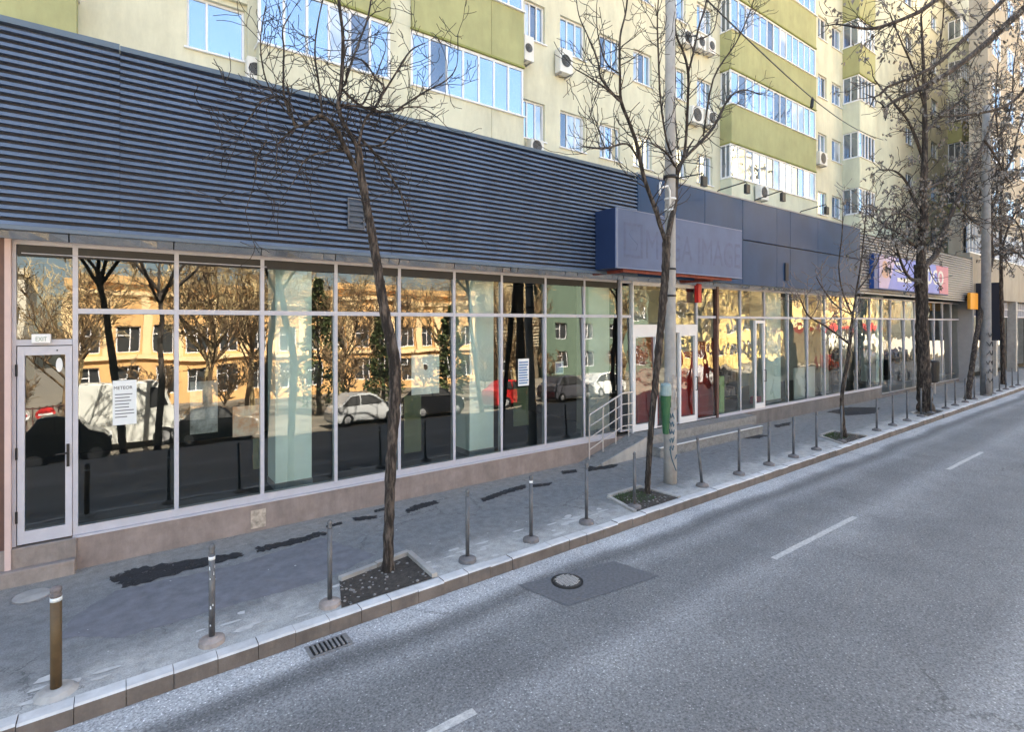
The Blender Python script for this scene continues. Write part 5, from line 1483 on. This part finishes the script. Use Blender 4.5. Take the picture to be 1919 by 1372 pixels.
facade('ochre_building', 'long ochre two storey building mirrored in the left hand panes', -2.6, 28.6, -30, 7.3, M['orange_wall'], 15, 3, 1.25, 1.9, z0w=-.3, pitch=2.9)
ob_ = [o for o in bpy.data.objects if o.name == 'ochre_building'][0]
mb = MB()
for i in range(16):
    cx_ = -2.6+31.2*i/15; mb.box(cx_-.28, cx_+.28, -29.99, -29.85, 2.4, 6.4)
mb.box(-2.7, 28.7, -29.99, -29.75, 6.42, 6.75); mb.box(-2.7, 28.7, -29.99, -29.8, 2.05, 2.38)
mb.build('pilaster', pm('ochre_trim', (.85, .62, .34), .9, .1, .6), ob_)
facade('cream_building', 'pale cream tower block mirrored above the narrow door', -22, -7, -52, 10.5, M['white_wall'], 7, 4, 1.4, 1.6)
facade('pale_green_building', 'pale green building mirrored in the last panes before the entrance', 34.4, 50, -26, 9.4, M['green_wall'], 4, 2, 1.6, 1.6)
facade('yellow_building', 'long yellow building mirrored in the panes right of the entrance', 52, 112, -24, 10.2, M['yellow_wall'], 18, 3, 1.6, 1.8, z0w=.2, pitch=3.0)
facade('white_house', 'low white house mirrored brightly in the far shop glass', 66, 80, -13, 2.9, M['white_wall'], 3, 1, 1.2, 1.2, depth=6, roofm=M['red'])
# brick stack building with the mirrored name
facade('tower_block', 'tall sunlit tower block mirrored in the lowest enclosed balcony', 70, 126, -36, 40, pm('tower_render', (.62, .47, .26), .9, .1, .5, stain=.1), 12, 9, 1.8, 1.5, z0w=1.5, pitch=3.1)
e = facade('brick_building', 'dark slatted building with a white name sign mirrored beside the pale green one', 29, 34, -27, 9.5, pm('dark_brick', (.12, .095, .06), .9, .3, 3), 2, 1, 1.4, 1.4)
mb = MB()
for k in range(22): mb.box(29, 34, -27.0+.02, -26.9, 2.2+k*.31, 2.2+k*.31+.15)
mb.build('slats', pm('slat', (.42, .36, .25), .8, .2, 3), e)
t_ = text('Adecco', 1.0, M['white'], e, (32.2, -26.85, 1.9), width=2.5, ext=.03, rotz=math.pi)
# generic bare trees
def free_tree(name, label, x, y, z, h, seed, lit, lean=(0, 0), n_l=7, tw=26, trunk_r=.12, group='bare trees across the street', up=.12, spread=.8, mt=None):
    e = tag(empty(name, (x, y, z)), label, 'tree', group)
    r = random.Random(seed); tb = MB(); cb = MB(); tips = []
    p0 = Vector((x, y, z-.1)); p1 = Vector((x+lean[0]*.5, y+lean[1]*.5, z+h*.25)); p2 = Vector((x+lean[0], y+lean[1], z+h*.45))
    sp = smooth([p0, p1, p2], 4); n = len(sp)
    tb.tube(sp, [trunk_r*(1-.35*i/(n-1)) for i in range(n)], 9)
    for k in range(n_l):
        a = k*6.283/n_l+r.uniform(-.3, .3); d = Vector((math.cos(a)*spread, math.sin(a)*spread, 1.0)).normalized()
        st_ = sp[r.randint(int(n*.6), n-1)]; pts = [st_]
        for q in range(5):
            d = (d+rvec(r)*.12+Vector((0, 0, .06))).normalized(); pts.append(pts[-1]+d*h*.12)
        tb.tube(pts, [trunk_r*.5*(1-.16*q) for q in range(6)], 6)
        for q in range(tw):
            i = r.randint(1, 4); dd = (pts[i+1]-pts[i]).normalized(); a_ = dd.orthogonal(); a_.rotate(Matrix.Rotation(r.uniform(0, 6.28), 3, dd))
            grow(cb, pts[i].lerp(pts[i+1], r.random()), dd*.6+a_*.8, h*.13*r.uniform(.5, 1.3), .024, 1, r, up, .2, tips, .015, 4, .6)
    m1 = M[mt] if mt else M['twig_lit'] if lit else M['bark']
    tb.build('trunk', m1, e, smooth=True); cb.build('crown', m1, e)
    return e
def place(src, x, y, z, s, rz, label):
    c = copy_tree(src); c.location = (x, y, z); c.scale = (s, s, s); c.rotation_euler = (0, 0, rz); c['label'] = label
    return c
fa = free_tree('bare_tree', 'dark leaning bare tree mirrored in the first wide pane', .15, -2.9, -.42, 11, 50, False, (-.55, 0), 5, 10, trunk_r=.10)
fb_ = free_tree('bare_tree', 'golden sunlit bare tree mirrored high in the second wide pane', 3.4, -15, GZ, 9.8, 51, True, (.3, .2), 9, 26, .14)
fc = free_tree('bare_tree', 'tall narrow sunlit poplar mirrored above the narrow door', -7.2, -17, GZ, 12, 52, True, (0, 0), 9, 30, .14, up=.3, spread=.28)
place(fa, 1.0, -6.2, GZ, 1.1, 2.0, 'second dark bare tree mirrored right of the leaning one in the first pane')
place(fa, 3.6, -3.0, -.42, 1.0, 4.0, 'dark bare tree mirrored at the edge of the pale column pane')
place(fa, 11.6, -3.0, -.42, 1.05, 1.0, 'dark bare tree mirrored behind the first street tree')
place(fa, 19.0, -3.0, -.42, 1.0, 3.1, 'dark forked tree mirrored beside the second pale column')
place(fa, 27.0, -3.1, -.42, 1.1, .4, 'dark bare tree mirrored in the panes by the railing')
for k in range(5): place(fa, 36+k*8.5, -3.0, -.42, .8+.05*(k % 3), k*1.3, ['dark tree mirrored in the pane beside the red panels', 'dark tree mirrored next to the narrow inner door', 'dark tree mirrored behind the white printed board', 'dark tree mirrored behind the sapling', 'dark tree mirrored in the far shop entrance'][k])
gl = ['golden bare tree mirrored over the left edge of the ochre building', 'golden bare tree mirrored between the van and the photo poster', 'golden bare tree mirrored over the arched ground floor', 'golden bare tree mirrored right of the pale gown poster', 'golden bare tree mirrored left of the slatted building', 'golden bare tree mirrored over the pale green building', 'golden bare tree mirrored right above the entrance doors', 'golden bare tree mirrored over the lime panel', 'golden bare tree mirrored in the middle of the right shop glass', 'golden bare tree mirrored above the white house', 'golden bare tree mirrored at the far right of the glass']
for k, (x, y, s) in enumerate(((-1.8, -21, .9), (6.3, -19, 1.0), (12.5, -22, .95), (19.5, -20, 1.0), (25, -19, 1.0), (36, -17, 1.0), (46, -16, 1.05), (55, -15, 1.1), (63, -17, 1.0), (78, -18, 1.1), (90, -15, 1.1))):
    place(fb_, x, y, GZ, s, k*1.1, gl[k])
fd = free_tree('bare_tree', 'brown tangled bare tree mirrored behind the photo poster', 3.2, -12.5, GZ, 8.2, 61, True, (.4, 0), 8, 20, .11, mt='twig_brown')
for k, (x, y, s_, lab) in enumerate(((5.6, -17, 1.0, 'brown tangled tree mirrored at the left side of the first pale column'), (10.6, -16, .9, 'brown tangled tree mirrored between the two conifers'), (14.6, -18, 1.0, 'brown tangled tree mirrored over the black hatchback'), (-2.0, -16, .85, 'brown tangled tree mirrored left of the white van'), (21.5, -15, .9, 'brown tangled tree mirrored beside the slatted building'), (40, -13, .9, 'brown tangled tree mirrored in the entrance doors'), (50, -12, .9, 'brown tangled tree mirrored behind the narrow inner door'), (70, -11, .8, 'brown tangled tree mirrored in front of the white house'))):
    place(fd, x, y, GZ, s_, k*1.7, lab)
fs = free_tree('bare_shrub', 'brown bare shrub mirrored behind the white van', 1.0, -13.2, GZ, 3.0, 71, True, (.1, 0), 11, 12, .05, mt='twig_brown', group='bare shrubs across the street', spread=1.0)
for k, x in enumerate((-3.6, 4.2, 6.9, 9.9, 12.6, 15.4, 18.4, 22.2, 26.0, 31.0, 36.5, 43.0, 49.5, 56.0, 62.0)):
    place(fs, x, -13.0-(k % 3)*1.3, GZ, .9+.12*(k % 4), k*1.3, 'brown bare shrub mirrored ' + ('left of the white van', 'behind the photo poster', 'left of the first pale column', 'behind the silver saloon', 'between the silver and black cars', 'behind the black hatchback', 'left of the red car', 'under the slatted building', 'right of the charcoal car', 'behind the white car at the railing', 'behind the light grey car', 'behind the black car', 'right of the narrow inner door', 'behind the red car at the white board', 'left of the white house')[k])
place(fc, -11.5, -15, GZ, .9, 1, 'second poplar mirrored at the left edge of the door pane')
place(fc, 48, -12, GZ, .8, 2, 'yellowish poplar mirrored in the upper panes right of the entrance')
place(fc, 60, -12, GZ, .8, 3, 'yellowish poplar mirrored above the white printed board')
# conifers
def conifer(x, y, h, seed, label):
    e = tag(empty('conifer', (x, y, GZ)), label, 'tree', 'conifers across the street'); r = random.Random(seed)
    MB().tube([(x, y, GZ-.1), (x, y, GZ+h*.9)], [.12, .02], 7).build('trunk', M['bark'], e)
    mb = MB()
    for i in range(2600):
        f = r.random()**.8; z = GZ+.5+f*(h-.5); rd = (1-f)**.7*h*.17*r.uniform(.35, 1.05)*(1+.3*math.sin(z*5)); a = r.uniform(0, 6.28)
        c_ = Vector((x+rd*math.cos(a), y+rd*math.sin(a), z)); d = Vector((math.cos(a), math.sin(a), r.uniform(-.6, .2))).normalized(); s = d.orthogonal(); s.rotate(Matrix.Rotation(r.uniform(0, 6.28), 3, d))
        l = r.uniform(.12, .3); mb.poly([c_, c_+d*l*.5+s*.06, c_+d*l, c_+d*l*.5-s*.06])
    mb.build('crown', M['conif'], e)
conifer(8.9, -15, 7.6, 1, 'dark conifer mirrored just right of the first pale column')
conifer(12.2, -14, 5.6, 2, 'small conifer mirrored left of the first street tree trunk')
conifer(16.6, -14, 6.0, 3, 'conifer mirrored beside the pale gown poster')
# cars
def car(name, label, x, y, z, L, W, H, paint, rz=0.0, van=False):
    e = tag(empty(name, (x, y, z)), label, 'van' if van else 'car', None)
    def T(q): return Vector((x+q[0], y+q[1], z+q[2]))
    if van: sil = [(-.5, .12), (-.5, .5), (-.495, .93), (-.47, .99), (.20, .995), (.30, .93), (.40, .60), (.47, .52), (.5, .44), (.5, .14), (.42, .10), (-.45, .10)]
    else: sil = [(-.5, .22), (-.5, .45), (-.47, .62), (-.36, .72), (-.26, .96), (-.12, 1.0), (.04, .98), (.13, .90), (.25, .66), (.42, .58), (.49, .46), (.5, .25), (.46, .14), (-.46, .14)]
    def hw(zf): return W/2*(1-.20*max(0, (zf-.6)/.4)) if not van else W/2*(1-.05*max(0, (zf-.6)/.4))
    mb = MB(); n = len(sil); b0 = len(mb.v)
    secs = [-1, -.9, .9, 1]
    for s in secs:
        k = .97 if abs(s) == 1 else 1.0
        for sx, sz in sil: mb.v.append(tuple(T((sx*L*k, s*hw(sz), (sz*k+(1-k)*.4)*H))))
    for q in range(3):
        for i in range(n):
            j = (i+1) % n; mb.f.append((b0+q*n+i, b0+q*n+j, b0+(q+1)*n+j, b0+(q+1)*n+i)); mb.m.append(0)
    mb.f.append(tuple(b0+i for i in range(n))); mb.m.append(0); mb.f.append(tuple(b0+3*n+n-1-i for i in range(n))); mb.m.append(0)
    mb.build('body', paint, e)
    if van: wins_ = [[(.18, .60), (.19, .90), (.27, .88), (.36, .62)]]
    else: wins_ = [[(-.38, .68), (-.25, .92), (-.13, .95), (-.13, .66)], [(-.11, .66), (-.11, .95), (.03, .94), (.10, .87), (.20, .66)]]
    for wq in wins_:
        for s in (-1, 1):
            MB().poly([T((a*L, s*(hw(b2)*1.0+.004), b2*H)) for a, b2 in wq]).__class__ if False else None
            q_ = MB(); q_.poly([T((a*L, s*(hw(b2)+.006), b2*H)) for a, b2 in wq]); q_.build('window', M['black'], e)
    for wx in (-.31, .32):
        for s in (-1, 1):
            rw = .2*H if not van else .14*H
            wh = MB(); c_ = T((wx*L, s*W*.46, rw)); pr = [(rw, -.09), (rw, .09)]
            wh.tube([c_+Vector((0, -.09, 0)), c_+Vector((0, .09, 0))], rw, 18); wo = wh.build('wheel', M['black'], e)
            MB().tube([c_+Vector((0, -.1, 0)), c_+Vector((0, .1, 0))], rw*.6, 12).build('rim', M['grey_clad'], wo)
    for s in (-1, 1):
        q_ = MB(); c_ = T((.49*L, s*W*.34, .48*H)); q_.box(c_.x-.04, c_.x+.02, c_.y-.14, c_.y+.14, c_.z-.05, c_.z+.05); q_.build('headlight', M['white'], e)
    return e
def paint(name, c, rough=.18): return pm(name, c, rough, .03, 3, spec=.7)
car('suv', 'dark hatchback mirrored in the narrow door and first pane', -1.35, -7.6, GZ, 2.4, 1.5, 1.6, paint('paint_dark', (.02, .02, .025)))
car('van', 'white panel van mirrored in the first wide pane', 0.35, -10.0, GZ, 3.1, 1.8, 2.45, paint('paint_white', (.72, .72, .66), .3), van=True)
car('parked_car', 'black saloon mirrored below the photo poster', 3.0, -8.6, GZ, 2.9, 1.5, 1.45, paint('paint_black', (.01, .01, .012)))
car('parked_car', 'silver saloon mirrored left of the first street tree trunk', 9.1, -9.0, GZ, 3.2, 1.5, 1.45, paint('paint_silver', (.45, .46, .47)))
car('parked_car', 'black hatchback mirrored below the pale gown poster', 12.6, -9.0, GZ, 3.0, 1.5, 1.5, paint('paint_black', (.01, .01, .012)))
car('parked_car', 'red car mirrored left of the blue notice', 17.6, -9.5, GZ, 2.6, 1.5, 1.45, paint('paint_red', (.45, .02, .02)))
car('parked_car', 'charcoal car mirrored in the pane left of the railing', 21.4, -9.0, GZ, 3.2, 1.6, 1.5, paint('paint_grey', (.06, .06, .07)))
car('parked_car', 'white car mirrored behind the railing', 25.2, -9.5, GZ, 3.4, 1.6, 1.5, paint('paint_white2', (.7, .7, .68)))
for k, (x, c_, lab) in enumerate(((36, (.5, .5, .5), 'light grey car mirrored right of the red panels'), (46, (.03, .03, .04), 'black car mirrored by the narrow inner door'), (57, (.5, .05, .04), 'red car mirrored at the white printed board'), (67, (.7, .7, .68), 'white car mirrored in front of the white house'), (75, (.1, .1, .12), 'dark car mirrored in the far shop glass'))):
    car('parked_car', lab, x, -9.2, GZ, 3.8, 1.6, 1.5, paint('paint_%d' % k, c_))
# fence and round signs
fe = tag(empty('fence', (-6, -13, GZ)), 'dark railing fence mirrored low in the narrow door', 'fence')
mb = MB()
for k in range(90): mb.box(-16+k*.18, -16+k*.18+.04, -13, -12.96, GZ, GZ+1.6)
mb.box(-16, .2, -13.02, -12.94, GZ+1.5, GZ+1.56); mb.box(-16, .2, -13.02, -12.94, GZ+.2, GZ+.26)
mb.build('bars', M['brown'], fe)
for k, (x, m, lab) in enumerate(((-3.0, 'white', 'round pale sign on the fence mirrored in the narrow door'), (-2.3, 'red', 'round red sign on the fence mirrored in the narrow door'))):
    e = tag(empty('round_sign', (x, -12.9, GZ+1.2)), lab, 'sign')
    MB().tube([(x, -12.93, GZ+1.25), (x, -12.90, GZ+1.25)], .28, 20).build('disc', M[m], e)
    MB().box(x-.2, x+.2, -12.899, -12.89, GZ+1.2, GZ+1.28).build('bar', M['white' if m == 'red' else 'red'], e)

scene.cycles.max_bounces = 10
scene.cycles.transparent_max_bounces = 10
scene.cycles.glossy_bounces = 5
scene.cycles.diffuse_bounces = 4
scene.cycles.use_denoising = True
scene.cycles.sample_clamp_indirect = 6
